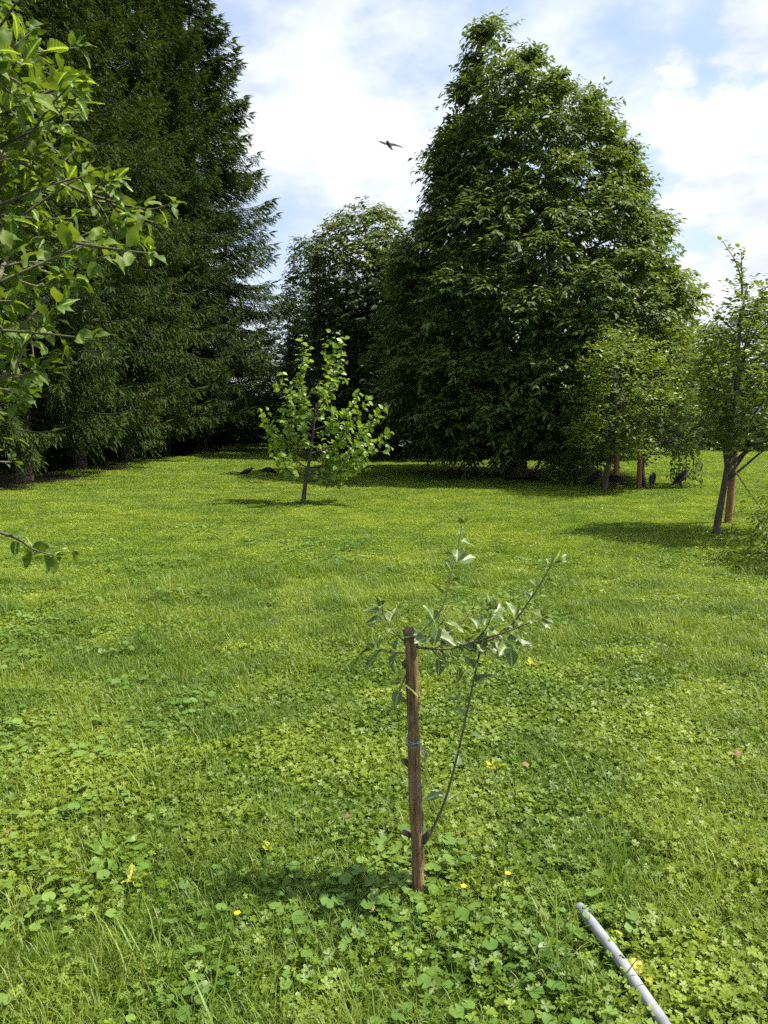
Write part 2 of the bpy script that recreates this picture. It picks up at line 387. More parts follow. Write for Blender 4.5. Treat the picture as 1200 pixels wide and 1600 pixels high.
def spray_crown(P, D, seed, leaves=12, length=0.7, leaf=0.16, width=0.42, droop=0.5, up=0.35, tmpl=KITE, hang=0.6, g=None, mat=0, spread=0.9, wind=(0, 0, 0)):
    """leafy shoots starting at points P and heading out along D; leaves in two ranks, hanging"""
    rg = np.random.default_rng(seed); n = len(P); g = g or Geo()
    L = length * rg.uniform(0.55, 1.25, n)
    d = nrm(D + rg.standard_normal((n, 3)) * 0.35 + np.array([0, 0, up]) + np.array(wind))
    tt = (np.arange(leaves) + 0.5) / leaves
    S = P[:, None] + d[:, None] * (L[:, None] * tt)[..., None]
    S[..., 2] -= (droop * L[:, None] * tt ** 2)
    side = nrm(np.cross(d, np.array([0, 0, 1.0])) + 1e-6)
    sg = np.where(np.arange(leaves) % 2, 1, -1)
    ld = d[:, None] * 0.75 + side[:, None] * (sg * spread)[None, :, None] + np.array([0, 0, -hang]) + rg.standard_normal((n, leaves, 3)) * 0.28
    ld = ld.reshape(-1, 3); up_ = np.tile(np.array([0, 0, 1.0]), (len(ld), 1)) + rg.standard_normal((len(ld), 3)) * 0.35 + np.repeat(d, leaves, 0) * 0.4
    s = leaf * rg.uniform(0.65, 1.2, len(ld)); s3 = np.stack([s * width, s, s * 0.5], -1)
    if tmpl is LENS: s3[:, 0] *= 1.3
    rn = np.clip(np.repeat(rg.random(n), leaves) * 0.6 + rg.random(len(ld)) * 0.4, 0, 1)
    stamp(g, tmpl[0], tmpl[1], S.reshape(-1, 3) + rg.standard_normal((len(ld), 3)) * 0.02, frames(ld, up_), s3, rn, mat)
    return g, d, L

def limbs(g, base, top, r0, P, nlimb, seed, lean=None, rl=0.35, sides=7):
    """tapered trunk from base to top with limbs that climb to some of the points P"""
    rg = np.random.default_rng(seed); mid = (np.array(base) + np.array(top)) / 2 + rg.standard_normal(3) * np.array([.03, .03, 0]) * np.linalg.norm(np.array(top) - np.array(base))
    if lean is not None: mid = np.array(lean)
    tr = smooth_path([base, mid, top], 16); rad = r0 * (1 - np.linspace(0, 0.93, 16)) ; rad[0] *= 1.35; rad[1] *= 1.08
    tube(g, tr, rad, 10, wob=0.04, rng=rg)
    for q in rg.choice(len(P), nlimb, replace=False):
        e = P[q]; zt = np.clip((e[2] - 0.55 * np.hypot(e[0] - base[0], e[1] - base[1]) - base[2]) / (top[2] - base[2]), 0.12, 0.9)
        k = min(15, int(zt * 15)); st = tr[k]; md = (st + e) / 2 + np.array([0, 0, 0.12 * np.linalg.norm(e - st)])
        pth = smooth_path([st, md, e], 8); rr = max(rad[k] * rl, 0.012 * r0 / 0.1)
        tube(g, pth, np.linspace(rr, rr * 0.18, 8), sides, rng=rg, caps=False)
    return g

# --- the big cherry-like tree
def prof_from_px(rows, Y, ax):
    """[(pixel y, left x, right x)] seen at distance Y round the axis pixel ax -> [(z, left, right)]"""
    out = []
    for (py, xl, xr) in rows:
        a, l, r_ = at(ax, py, Y), at(xl, py, Y), at(xr, py, Y); out.append((a[2], a[0] - l[0], r_[0] - a[0]))
    return sorted(out)
YB = BIG[1]
rows = [(4, 765, 795), (50, 735, 835), (100, 712, 876), (150, 698, 938), (190, 688, 976), (230, 662, 1002), (260, 655, 1008), (300, 650, 1014), (350, 625, 1038),
        (400, 598, 1066), (450, 578, 1082), (500, 566, 1088), (600, 570, 1082), (650, 585, 1070), (690, 640, 1010), (715, 700, 940)]
BP = [(z, max(.15, l - .45), max(.15, r_ - .5)) for z, l, r_ in prof_from_px(rows, YB - 0.8, 800)]
def lean_(p): p[:, 0] -= 0.11 * np.clip(p[:, 2] - 7.0, 0, None)
P, D, f = crown_points(BP, 3600, 11, 0.2, 1.0, 0.75, 1.15); P[:, :2] *= 0.86; lean_(P)
g, _, _ = spray_crown(P * np.array([1, 0.92, 1]), D, 12, 12, 0.80, 0.20, 0.42, 0.50, 0.60, KITE, 1.0, spread=0.7)
rg = np.random.default_rng(14); Bc, Bd, _ = crown_points(BP, 2600, 17, 0.10, 0.8, 0.0, 1.05); lean_(Bc); keep = []
for q in range(len(Bc)):                                             # boughs: foliage masses spaced over the crown
    if all(np.linalg.norm((Bc[q] - Bc[k]) * [1, 1, 1.25]) > 0.86 for k in keep): keep.append(q)
for q in keep:
    n = 54; u = nrm(rg.standard_normal((n, 3)) + Bd[q] * 0.9 + np.array([0, 0, 0.55])); sz = rg.uniform(0.35, 0.72) * np.clip((BP[-1][0] - Bc[q][2]) / 2.5, 0.45, 1)
    pb = Bc[q] * np.array([.93, .86, 1]) + u * np.array([1.0, 1.0, 0.62]) * sz * rg.uniform(0.55, 1.0, (n, 1))
    spray_crown(pb, nrm(u + Bd[q] * 0.7), 2000 + q, 12, 0.60, 0.170, 0.40, 0.42, 0.60, KITE, 0.75, g, spread=0.75)
P2, D2, f2 = crown_points(BP, 520, 15, 0.10, 1.3, 0.0, 1.0); lean_(P2)          # shoots that stick out of the outline
spray_crown(P2 * np.array([1, 0.92, 1]), D2, 16, 22, 0.8, 0.17, 0.40, 0.35, 0.9, KITE, 0.8, g, spread=0.7)
for q, (x, y, dy) in enumerate(((655, 276, -.6), (668, 240, -.3), (640, 350, -1.2), (695, 150, -.2), (605, 420, -1.0), (1010, 300, -.6), (1050, 352, -.8), (1080, 440, -.5))):
    c_ = at(x + (62 if x < 800 else -62), y, YB + dy) - BIG; n = 22; od = np.array([-1.0 if x < 800 else 1.0, -.2, .25]); u = nrm(rg.standard_normal((n, 3)) + od * 0.8)
    spray_crown(c_ + u * np.array([.45, .4, .20]), nrm(u + od), 3000 + q, 13, 0.7, 0.185, 0.40, 0.45, 0.35, KITE, 0.8, g, spread=0.7)
tb = Geo(); limbs(tb, (0, 0, -0.1), (-0.75, 0, BP[-1][0] - 1.0), 0.30, P[f > 0.7], 46, 13)
big = thing('cherry_tree', 'tall broad dark green leafy tree with drooping leaves behind the lawn', 'tree', BIG)
link('trunk', tb.mesh('big_trunk', M['bark'], True), big); link('crown', g.mesh('big_crown', M['big']), big)

# --- trees between the spruces and the big tree, and far trees on the right
def simple_tree(name, label, px, Y, rows, nspr, seed, mat, leaves=10, leaf=0.16, r0=0.14, nl=22, group=None, lump=0.25, length=0.6, inner=0.45, ls=0.9, width=0.48):
    a = at(px, 700, Y); base = np.array([a[0], Y, 0.0])
    pr = prof_from_px(rows, Y, px)
    P, D, f = crown_points(pr, nspr, seed, lump, ls, inner)
    g, _, _ = spray_crown(P, D, seed + 1, leaves, length, leaf, width, 0.4, 0.4)
    tb = Geo(); limbs(tb, (0, 0, -0.1), (0, 0, pr[-1][0] - 0.4), r0, P, nl, seed + 2)
    o = thing(name, label, 'tree', base, group)
    link('trunk', tb.mesh(name + '_trunk', M['bark'], True), o); link('crown', g.mesh(name + '_crown', mat), o)
    return o
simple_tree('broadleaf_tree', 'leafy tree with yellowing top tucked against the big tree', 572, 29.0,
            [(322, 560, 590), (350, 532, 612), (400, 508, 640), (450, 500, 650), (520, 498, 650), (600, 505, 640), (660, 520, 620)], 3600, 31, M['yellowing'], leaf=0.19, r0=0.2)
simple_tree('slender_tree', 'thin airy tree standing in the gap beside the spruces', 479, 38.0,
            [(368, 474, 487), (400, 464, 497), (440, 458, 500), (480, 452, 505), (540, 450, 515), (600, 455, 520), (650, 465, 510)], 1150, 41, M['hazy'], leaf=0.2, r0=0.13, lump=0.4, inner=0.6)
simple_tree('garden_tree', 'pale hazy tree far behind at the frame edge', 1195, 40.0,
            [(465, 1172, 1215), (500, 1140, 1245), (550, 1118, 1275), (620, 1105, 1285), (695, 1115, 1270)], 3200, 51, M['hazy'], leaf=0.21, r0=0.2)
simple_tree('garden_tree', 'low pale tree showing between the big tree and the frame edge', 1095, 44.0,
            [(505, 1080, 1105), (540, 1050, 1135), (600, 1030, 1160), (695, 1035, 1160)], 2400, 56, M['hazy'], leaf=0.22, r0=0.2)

for q, (px, Y, top, lab) in enumerate(((640, 27.5, 400, 'dark tree added to shade the ground behind the big tree, nearest the bright sapling'), (720, 30.0, 380, 'dark tree added for its shade, hidden deep behind the big tree'),
                                       (905, 28.5, 400, 'dark tree added for shade behind the big tree, on the side of the fruit trees'), (545, 33.0, 440, 'dark low tree added to darken the gap behind the bright sapling'),
                                       (455, 43.0, 475, 'dark low tree added to darken the gap far back beside the last spruce'))):
    simple_tree('shade_tree', lab, px, Y, [(top, px - 15, px + 15), (top + 60, px - 75, px + 75), (560, px - 100, px + 100), (640, px - 105, px + 105), (690, px - 90, px + 90)], 1500, 500 + 7 * q, M['dark'], leaf=0.24, r0=0.16, group='trees added for shade behind the big tree')  # dark trees added to shade the ground and close bright gaps here

# --- spruces
def spruce_meshes(seed, H=20.0, RM=4.0):
    rg = np.random.default_rng(seed); g = Geo(); tb = Geo(); z = 1.7
    zt = np.linspace(-0.1, H * 0.985, 24); tube(tb, np.stack([0.05 * np.sin(zt * .4), 0.04 * np.cos(zt * .3), zt], -1), 0.24 * (1 - zt / H * 0.97) + 0.004, 10, wob=0.03)
    pos_l, dir_l, sc_l, rn_l = [], [], [], []
    while z < H - 0.15:
        fr = (z - 1.7) / (H - 1.7); Lm = RM * (1 - fr) ** 0.78 + 0.10
        if fr < 0.1: Lm *= 0.80 + 2.0 * fr
        nb = int(rg.integers(7, 10)) if fr < 0.9 else 6
        for q in range(nb):
            L = Lm * rg.uniform(0.68, 1.06); a = rg.uniform(0, 6.283); el = -0.10 + 0.75 * fr + rg.normal(0, 0.15)
            h = np.array([math.cos(a), math.sin(a), 0]); sd = np.array([-h[1], h[0], 0]); zz = z + rg.uniform(-.3, .3)
            npt = max(4, int(L / 0.105)); t = (np.arange(npt) + 0.6) / npt
            C = h * (L * t)[:, None]; C[:, 2] = zz + L * (el * t - 0.30 * t ** 2 + 0.26 * t ** 4)
            if L > 0.8:
                k = max(4, min(9, npt)); tk = np.linspace(0, 1, k); c2 = h * (L * tk)[:, None]; c2[:, 2] = zz + L * (el * tk - 0.30 * tk ** 2 + 0.26 * tk ** 4)
                tube(tb, c2, np.linspace(0.010 + 0.007 * L, 0.004, k), 4, caps=False, mat=1)
            keep = t > 0.16; C = C[keep]; tk = t[keep]
            rb = rg.random()
            for s in (-1, 1):
                l = (0.18 + 0.50 * np.sin(np.pi * np.clip(tk * 0.92 + 0.1, 0, 1)) * min(1, L / 2.2)) * rg.uniform(0.6, 1.25, len(tk))
                bd = nrm(h[None] * rg.uniform(0.5, 0.95, (len(tk), 1)) + sd[None] * s * rg.uniform(0.35, 0.9, (len(tk), 1)) + np.array([0, 0, -1]) * (rg.uniform(0.15, 1.4, (len(tk), 1)) * (1 - 0.72 * fr)))
                m_ = 12; u = (np.arange(m_) + 0.3) / m_
                pp = C[:, None] + bd[:, None] * (l[:, None] * u)[..., None]; pp[..., 2] -= 0.25 * l[:, None] * u ** 2
                sgn = np.where(np.arange(m_) % 2, 1, -1)
                td = bd[:, None] + np.cross(bd, np.array([0, 0, 1.0]))[:, None] * (0.6 * sgn)[None, :, None] + rg.standard_normal((len(tk), m_, 3)) * 0.2
                pos_l.append(pp.reshape(-1, 3)); dir_l.append(td.reshape(-1, 3))
                sc_l.append(rg.uniform(0.11, 0.21, pp.shape[0] * m_)); rn_l.append(np.clip(rb * 0.25 + (0.35 * tk[:, None] ** 2 * u[None] ** 0.5).ravel() + 0.4 * rg.random(pp.shape[0] * m_), 0, 1))
            # tip
            pos_l.append(C[-1:].repeat(5, 0)); dir_l.append(np.stack([h * 1.0 + sd * q2 + np.array([0, 0, 0.3]) for q2 in (-.8, -.4, 0, .4, .8)])); sc_l.append(np.array([.2, .26, .36, .26, .2])); rn_l.append(np.full(5, .4 + .6 * rb))
        z += rg.uniform(0.24, 0.36) * (1.0 if fr < 0.85 else 0.7)
    pos = np.concatenate(pos_l); d = np.concatenate(dir_l); s = np.concatenate(sc_l); rn = np.concatenate(rn_l)
    stamp(g, KITE[0], KITE[1], pos, frames(d, np.array([0, 0, 1.0]) + rg.standard_normal((len(d), 3)) * 0.4), np.stack([s * 0.23, s, s * 0.4], -1), rn)
    return tb.mesh('spruce_trunk', [M['spruce_bark'], M['spruce_branch']], True), g.mesh('spruce_crown', M['spruce'])
SPM = [spruce_meshes(101), spruce_meshes(202)]
sp_labels = ['nearest spruce, cut off by the frame edge behind the apple branches', 'spruce with a pale visible trunk base at the lawn edge, behind the apple leaves',
             'dark spruce, third in the row counted from the frame edge', 'dark spruce in the middle of the row beside the lawn',
             'dark spruce next to last in the row, before the one against the sky', 'last spruce of the row, its slope outlined against the sky']
def put_spruce(px, Y, r, h, k, a, label, group):
    x, y = spruce_xy(px, Y)
    o = thing('spruce_tree', label, 'tree', (x, y, 0), group, a); o.scale = (r / 4.0, r / 4.0, h / 20.0)
    link('trunk', SPM[k][0], o); link('crown', SPM[k][1], o)
for (px, Y, r, h, k, a), lb in zip(SPRUCES, sp_labels): put_spruce(px, Y, r, h, k, a, lb, 'spruces in a row along the lawn')
for (px, Y, r, h, k, a) in ((20, 27.0, 3.6, 19, 0, 3.3), (130, 35.0, 4.0, 19, 1, 2.2), (250, 41.0, 4.0, 18, 0, 1.2)):
    put_spruce(px, Y, r, h, k, a, 'dark spruce half hidden in a second row behind the first', 'spruces in the row behind')

# --- dark shrubs closing the far side of the garden
def shrub_mesh(seed, n=1500, r=2.3, h=3.4, leaf=0.2, mat=None, leaves=8, length=0.5):
    pr = [(0.05, r * .75, r * .75), (h * .3, r, r), (h * .65, r * .85, r * .85), (h * .9, r * .45, r * .45), (h, 0.15, 0.15)]
    P, D, f = crown_points(pr, n, seed, 0.25, 1.1 * 2.3 / r, 0.5)
    g, _, _ = spray_crown(P, D, seed + 1, leaves, length, leaf, 0.5, 0.3, 0.5)
    tb = Geo(); rg = np.random.default_rng(seed)
    for q in rg.choice(n, 12, replace=False): tube(tb, smooth_path([(rg.normal(0, .1 * r), rg.normal(0, .1 * r), -0.05), P[q] * 0.5 + np.array([0, 0, .1]), P[q]], 6), np.linspace(0.035, 0.008, 6) * r / 2.3, 5, caps=False)
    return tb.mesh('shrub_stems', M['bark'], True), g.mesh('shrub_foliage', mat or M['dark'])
SH = [shrub_mesh(301), shrub_mesh(302)]
for q, x in enumerate(np.arange(-24, 34, 3.1)):
    y = 47 + 2.5 * math.sin(q * 1.7)
    if 14 < x: y -= 4
    o = thing('hedge_shrub', 'dark shrub in the far hedge closing off the garden', 'shrub', (x, y, 0), 'shrubs of the far hedge', q * 1.3)
    s = 0.85 + 0.2 * math.sin(q * 2.3); o.scale = (1.05, 1.05, s)
    link('stems', SH[q % 2][0], o); link('foliage', SH[q % 2][1], o)
for q, (px, Y, s) in enumerate(((600, 36, 0.9), (668, 33, 0.95), (735, 34, 0.8), (850, 31, 0.9), (930, 33, 0.8), (548, 40, 0.9), (1085, 36, 0.8), (1150, 35, 0.85), (1215, 36, 0.8))):
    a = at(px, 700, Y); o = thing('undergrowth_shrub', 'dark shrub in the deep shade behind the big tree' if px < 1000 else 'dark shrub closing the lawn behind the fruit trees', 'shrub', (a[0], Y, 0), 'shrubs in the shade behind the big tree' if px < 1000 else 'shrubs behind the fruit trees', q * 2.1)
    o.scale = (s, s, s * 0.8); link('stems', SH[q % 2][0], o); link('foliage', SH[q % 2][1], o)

for q, (px, Y, s) in enumerate(((20, 23, 1.0), (95, 27, 1.0), (165, 31, 1.1), (225, 35, 1.1), (285, 39, 1.15), (340, 42, 1.2), (390, 44, 1.1))):  # dark shrubs added to cover the bright strip behind the spruce trunks with shade
    a = at(px, 700, Y); o = thing('undergrowth_shrub', 'dark shrub added for the deep shade between the spruce trunks', 'shrub', (a[0], Y, 0), 'shrubs added for the shade behind the spruces', q * 1.7)
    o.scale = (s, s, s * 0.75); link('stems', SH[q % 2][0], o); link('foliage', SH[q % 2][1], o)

# --- a pale house glimpsed behind the trees
hl = at(640, 648, 62.0); HX, HY = hl[0], 62.0
house = thing('house', 'pale rendered house glimpsed through gaps behind the trees', 'house', (HX, HY, 0))
def box(g, x0, x1, y0, y1, z0, z1, mat=0):
    V = [(x, y, z) for x in (x0, x1) for y in (y0, y1) for z in (z0, z1)]
    g.add(V, [[0, 1, 3, 2], [4, 6, 7, 5], [0, 4, 5, 1], [2, 3, 7, 6], [0, 2, 6, 4], [1, 5, 7, 3]], 0.5, mat)
g = Geo(); box(g, -6, 7, 0, 8, 0, 5.6); link('wall', g.mesh('house_wall', M['wallm']), house)
g = Geo(); V = [(-6.5, -.5, 5.5), (7.5, -.5, 5.5), (7.5, 8.5, 5.5), (-6.5, 8.5, 5.5), (-6.5, 4, 8.6), (7.5, 4, 8.6)]
g.add(V, [[0, 1, 5, 4], [2, 3, 4, 5]]); g.add(V, [[0, 4, 3], [1, 2, 5]]); g.add(V, [[3, 2, 1, 0]]); link('roof', g.mesh('house_roof', M['roofm']), house)
for zz in (0.9, 3.6):
    for xx in (-4.5, -1.2, 2.2, 5.2):
        g = Geo(); box(g, xx - .6, xx + .6, -0.06, 0.02, zz, zz + 1.35); wn = link('window', g.mesh('house_window', M['framem']), house)
        g = Geo(); box(g, xx - .5, xx + .5, -0.075, -0.062, zz + .1, zz + 1.25); link('pane', g.mesh('house_pane', M['glassm']), wn)

# ------------------------------------------------------------------ pear trees with posts
def fruit_tree(name, label, base, trunk_px, Y, rows, ax, nspr, seed, leaf=0.085, r0=0.065, mat='pear', extra=None, leaves=9, length=0.35, lump=0.6):
    base = on_ground(base); o = thing(name, label, 'tree', base)
    pr = prof_from_px(rows, Y, ax); axx = at(ax, 700, Y)[0] - base[0]
    P, D, f = crown_points(pr, nspr, seed, lump, 1.7, 0.6); P[:, 0] += axx; P[:, 2] -= base[2]
    g, _, _ = spray_crown(P, D, seed + 1, leaves, length * 1.35, leaf, 0.55, 0.35, 0.75, LENS if leaf > 0.1 else KITE, 0.4)
    tp = np.array([at(x, y, Y) - base for x, y in trunk_px]); tb = Geo()
    pth = smooth_path(tp, 14); rad = np.linspace(r0, r0 * 0.35, 14); rad[0] *= 1.3; tube(tb, pth, rad, 10, wob=0.05)
    rg = np.random.default_rng(seed + 3)
    for q in rg.choice(nspr, 26, replace=False):
        k = int(np.clip(4 + rg.integers(0, 10), 4, 13)); st = pth[k]; e = P[q]
        tube(tb, smooth_path([st, (st + e) / 2 + np.array([0, 0, .12]), e], 7), np.linspace(r0 * .38, 0.006, 7), 5, caps=False)
    if extra: extra(g, tb, base, pth)
    link('trunk', tb.mesh(name + '_trunk', M['bark'], True), o); link('crown', g.mesh(name + '_crown', M[mat]), o)
    return o
Y1 = gpt(943, 770)[1]
fruit_tree('pear_tree', 'small leafy fruit tree with leaning trunk, beside a brown post and the crows', gpt(943, 771), [(943, 773), (949, 735), (957, 700), (962, 640), (960, 580)], Y1,
           [(525, 958, 975), (550, 925, 995), (580, 900, 1015), (620, 885, 1025), (660, 885, 1025), (690, 895, 1015), (715, 915, 1000)], 958, 1000, 401)
Y2 = gpt(1004, 764)[1]
def droop(g, tb, base, pth):
    for k in range(5):
        x = 1040 + 12 * k; a = at(1030 + 8 * k, 680, Y2 - .3) - base; e = at(x + 8, 742 + 4 * (k % 3), Y2 - .4) - base
        path = smooth_path([a, (a + e) / 2 + np.array([.12, -.05, .12]), e], 9); tube(tb, path, np.linspace(.012, .004, 9), 4, caps=False)
        spray_crown(path[2:].repeat(3, 0), np.tile(np.array([.3, -.2, -.5]), (21, 1)), 460 + k, 6, 0.2, 0.085, 0.5, 0.5, -0.2, KITE, 0.9, g)
fruit_tree('pear_tree', 'small fruit tree with a drooping side branch above the standing crows', gpt(1006, 763), [(1005, 765), (1003, 735), (1006, 700), (1020, 650), (1045, 590)], Y2,
           [(505, 1045, 1075), (530, 1015, 1095), (570, 1000, 1110), (620, 990, 1112), (660, 990, 1108), (690, 1000, 1098), (712, 1020, 1090)], 1040, 1120, 431, extra=droop)

def post(name, label, px, py, ytop, wid, seed, cat='post'):
    b = on_ground(gpt(px, py)); top = at(px, ytop, b[1])[2] - b[2]; g = Geo(); rg = np.random.default_rng(seed)
    zz = np.linspace(-0.1, top, 9); lean = rg.normal(0, 0.012, 2)
    tube(g, np.stack([lean[0] * zz, lean[1] * zz, zz], -1), wid * np.linspace(1.05, 0.95, 9), 9, wob=0.03, rng=rg)
    o = link(name, g.mesh(name, M['post'], False), None, b); return tag(o, label, cat, 'posts beside the fruit trees')
post('wooden_post', 'brown round post close behind the leaning fruit tree trunk', 962, 766, 640, 0.055, 1)
post('wooden_post', 'brown round post standing clear between the two crows, under the fruit trees', 998, 766, 650, 0.053, 2)
post('wooden_post', 'brown post close behind the dark trunk near the frame edge', 1137, 822, 690, 0.052, 3)

# shrub under the fruit trees
b = on_ground(gpt(884, 757)); tbm, fm = shrub_mesh(331, 620, 0.52, 0.80, 0.08, M['pear'], 8, 0.2)
o = thing('low_shrub', 'low dark bush beside the leaning fruit tree, at the shade edge', 'shrub', b); link('stems', tbm, o); link('foliage', fm, o)

# tree at the frame edge on the right
YR = gpt(1118, 838)[1]
def shoots(g, tb, base, pth):
    for pts in ([(1160, 470), (1158, 440), (1150, 410), (1131, 380)], [(1160, 460), (1159, 425), (1158, 392)], [(1185, 500), (1190, 470), (1192, 450)], [(1150, 520), (1135, 505), (1124, 498)]):
        path = smooth_path([at(x, y, YR) - base for x, y in pts], 12); tube(tb, path, np.linspace(.012, .004, 12), 5, caps=False)
        spray_crown(path[3:], np.tile(nrm(path[-1] - path[0]), (9, 1)), int(pts[0][0]), 3, 0.09, 0.085, 0.5, 0.2, 0.4, LENS, 0.2, g)
fruit_tree('fruit_tree', 'dark trunked fruit tree with upright top shoots, cut by the frame edge', gpt(1118, 838), [(1118, 841), (1124, 800), (1133, 750), (1140, 690), (1150, 600), (1158, 480)], YR,
           [(445, 1148, 1170), (470, 1142, 1178), (510, 1128, 1200), (560, 1118, 1235), (620, 1106, 1262), (670, 1108, 1265), (705, 1130, 1230)], 1162, 900, 471, 0.085, 0.052, 'pear', shoots, 9, 0.30, 0.5)
g = Geo(); a = at(1139, 722, YR - .02); e = gpt(1222, 838); path = smooth_path([a, (a + e) / 2 + np.array([0, 0, -0.02]), e + np.array([0, 0, -.03])], 12); tube(g, path, 0.011, 6, wob=0.06)
tag(link('guy_rope', g.mesh('guy_rope', M['rope'], True, path[-1]), None, path[-1]), 'straw coloured rope slanting from the dark trunk to the ground', 'rope')

# low bush at the right frame edge (mostly outside the picture)
bx = on_ground((4.75, 7.9, 0)); tbm, fm = shrub_mesh(341, 480, 0.95, 1.0, 0.075, M['pear'], 9, 0.38)
o = thing('low_bush', 'low spreading bush with loose sprays at the frame edge, before the rope', 'shrub', bx); link('stems', tbm, o); link('foliage', fm, o)

# ------------------------------------------------------------------ bright sapling on the lawn
SB = on_ground(gpt(473, 790)); YS = SB[1]
o = thing('sapling_tree', 'bright green young tree standing alone on the sunlit lawn', 'tree', SB)
tb = Geo(); g = Geo(); rg = np.random.default_rng(77)
tr = smooth_path([at(x, y, YS) - SB for x, y in ((473, 793), (477, 755), (484, 715), (490, 670), (494, 630))], 16)
tube(tb, tr, np.linspace(0.046, 0.010, 16) * np.r_[1.3, 1.1, np.ones(14)], 9, wob=0.05)
TIPS = [(473, 530, 12), (478, 545, 11), (507, 535, 14), (524, 522, 14), (536, 528, 13), (516, 560, 14), (440, 582, 10), (452, 612, 11), (404, 640, 8), (414, 655, 8), (424, 682, 7),
        (563, 612, 11), (578, 625, 10), (606, 632, 8), (610, 676, 6), (588, 655, 8), (572, 716, 5), (548, 700, 6), (545, 735, 4), (525, 720, 4), (440, 708, 5), (458, 680, 6), (438, 640, 9),
        (500, 600, 13), (468, 590, 12), (545, 660, 8), (520, 640, 10), (485, 610, 12), (450, 660, 8), (560, 690, 6), (510, 690, 5), (580, 690, 6), (480, 650, 9)]
for q, (x, y, k) in enumerate(TIPS):
    dy = rg.uniform(-0.9, 0.9) * (0.55 if q < 18 else 1); e = at(x, y, YS + dy) - SB; st = tr[k]
    md = st * 0.5 + e * 0.5 + np.array([0.12 * np.sign(e[0] - st[0]), 0, -0.10]); path = smooth_path([st, md, e], 14); tube(tb, path, np.linspace(0.014, 0.004, 14), 5, caps=False)
    for j in range(3):
        k0 = int(rg.integers(4, 12)); e2 = path[k0] + nrm(nrm(e - st) * .7 + rg.standard_normal(3) * .8) * rg.uniform(.15, .38)
        sub = smooth_path([path[k0], (path[k0] + e2) / 2 + rg.normal(0, .02, 3), e2], 6); tube(tb, sub, np.linspace(.005, .002, 6), 4, caps=False)
        n = int(rg.integers(5, 9)); s = rg.uniform(0.07, 0.115, n); ii = rg.integers(1, 6, n); ld = nrm(e2 - path[k0]) * .4 + rg.standard_normal((n, 3)) * .7 + np.array([0, 0, -.2])
        stamp(g, LENS[0], LENS[1], sub[ii] + rg.normal(0, .02, (n, 3)), frames(ld, np.array([0, -0.5, 1.0]) + rg.standard_normal((n, 3)) * 0.5), np.stack([s * .95, s, s * .8], -1), rg.random(n))
    n = max(7, int(np.linalg.norm(e - st) / 0.075)); u = np.linspace(0.22, 1.0, n); pp = np.stack([np.interp(u, np.linspace(0, 1, 14), path[:, c]) for c in range(3)], -1)
    pp = np.repeat(pp, 2, 0) + rg.normal(0, .03, (2 * n, 3))
    d = nrm(e - st); sd = nrm(np.cross(d, np.array([.2, 1.0, .1])))
    ld = d * 0.35 + sd * (np.where(np.arange(len(pp)) % 2, 1, -1) * 1.0)[:, None] + np.array([0, 0, -0.25]) + rg.standard_normal((len(pp), 3)) * 0.45
    s = rg.uniform(0.075, 0.125, len(pp)); stamp(g, LENS[0], LENS[1], pp, frames(ld, np.array([0, -0.5, 1.0]) + rg.standard_normal((len(pp), 3)) * 0.5), np.stack([s * .95, s, s * .8], -1), rg.random(len(pp)))
link('trunk', tb.mesh('sapling_trunk', M['bark'], True), o); link('crown', g.mesh('sapling_crown', M['sapling']), o)

# ------------------------------------------------------------------ leaf placing for the two near apple trees
def leaf_spots(path, n, seed, size, start=0.1, droop=0.25, spread=1.0, tip=True):
    rg = np.random.default_rng(seed); out = []; L = len(path); ang = rg.uniform(0, 6.28)
    for q in range(n):
        u = start + (1 - start) * (q + 0.5) / n; k = u * (L - 1); i = min(int(k), L - 2); p = path[i] + (path[i + 1] - path[i]) * (k - i)
        d = nrm(path[i + 1] - path[i]); a = nrm(np.cross(d, [0.1, 0.2, 1.0])); b = np.cross(d, a); ang += 2.4 + rg.normal(0, .3)
        o = a * math.cos(ang) + b * math.sin(ang)
        ld = nrm(d * rg.uniform(.3, .8) + o * spread + np.array([0, 0, -droop]) + rg.standard_normal(3) * .2)
        out.append((p, ld, nrm(np.array([0, 0, 1.0]) + d * .5 + rg.standard_normal(3) * .4), size * rg.uniform(.7, 1.2) * (1 - 0.25 * (u > .92))))
    if tip:
        for q in range(4):
            d = nrm(path[-1] - path[-2]); ld = nrm(d + rg.standard_normal(3) * .5); out.append((path[-1], ld, nrm(np.array([0, 0, 1.0]) + rg.standard_normal(3) * .4), size * rg.uniform(.55, .9)))
    return out
def leaf_matrix(p, ld, up, s):
    f = frames(np.array([ld]), np.array([up]))[0]; mt = Matrix.Identity(4)
    for r_ in range(3):
        for c_ in range(3): mt[r_][c_] = f[c_][r_] * s
        mt[r_][3] = p[r_]
    return mt
DLs = [detailed_leaf(70 + k, wid=.215, curl=.3, fold=.4, wave=.035)[:2] for k in range(3)]
DL = DLs[0]
def place_leaves(spots, base, parent, meshes, limit=300, seed=5):
    rg = np.random.default_rng(seed); rest = Geo()
    for q, (p, ld, up, s) in enumerate(spots):
        if q < limit:
            o = bpy.data.objects.new('leaf', meshes[int(rg.integers(len(meshes)))]); COL.objects.link(o); o.parent = parent
            o.matrix_basis = leaf_matrix(p - base, ld, up, s)
        else:
            stamp(rest, DL[0], DL[1], np.array([p - base]), frames(np.array([ld]), np.array([up])), np.array([[s, s, s]]), rg.random(1))
    return rest

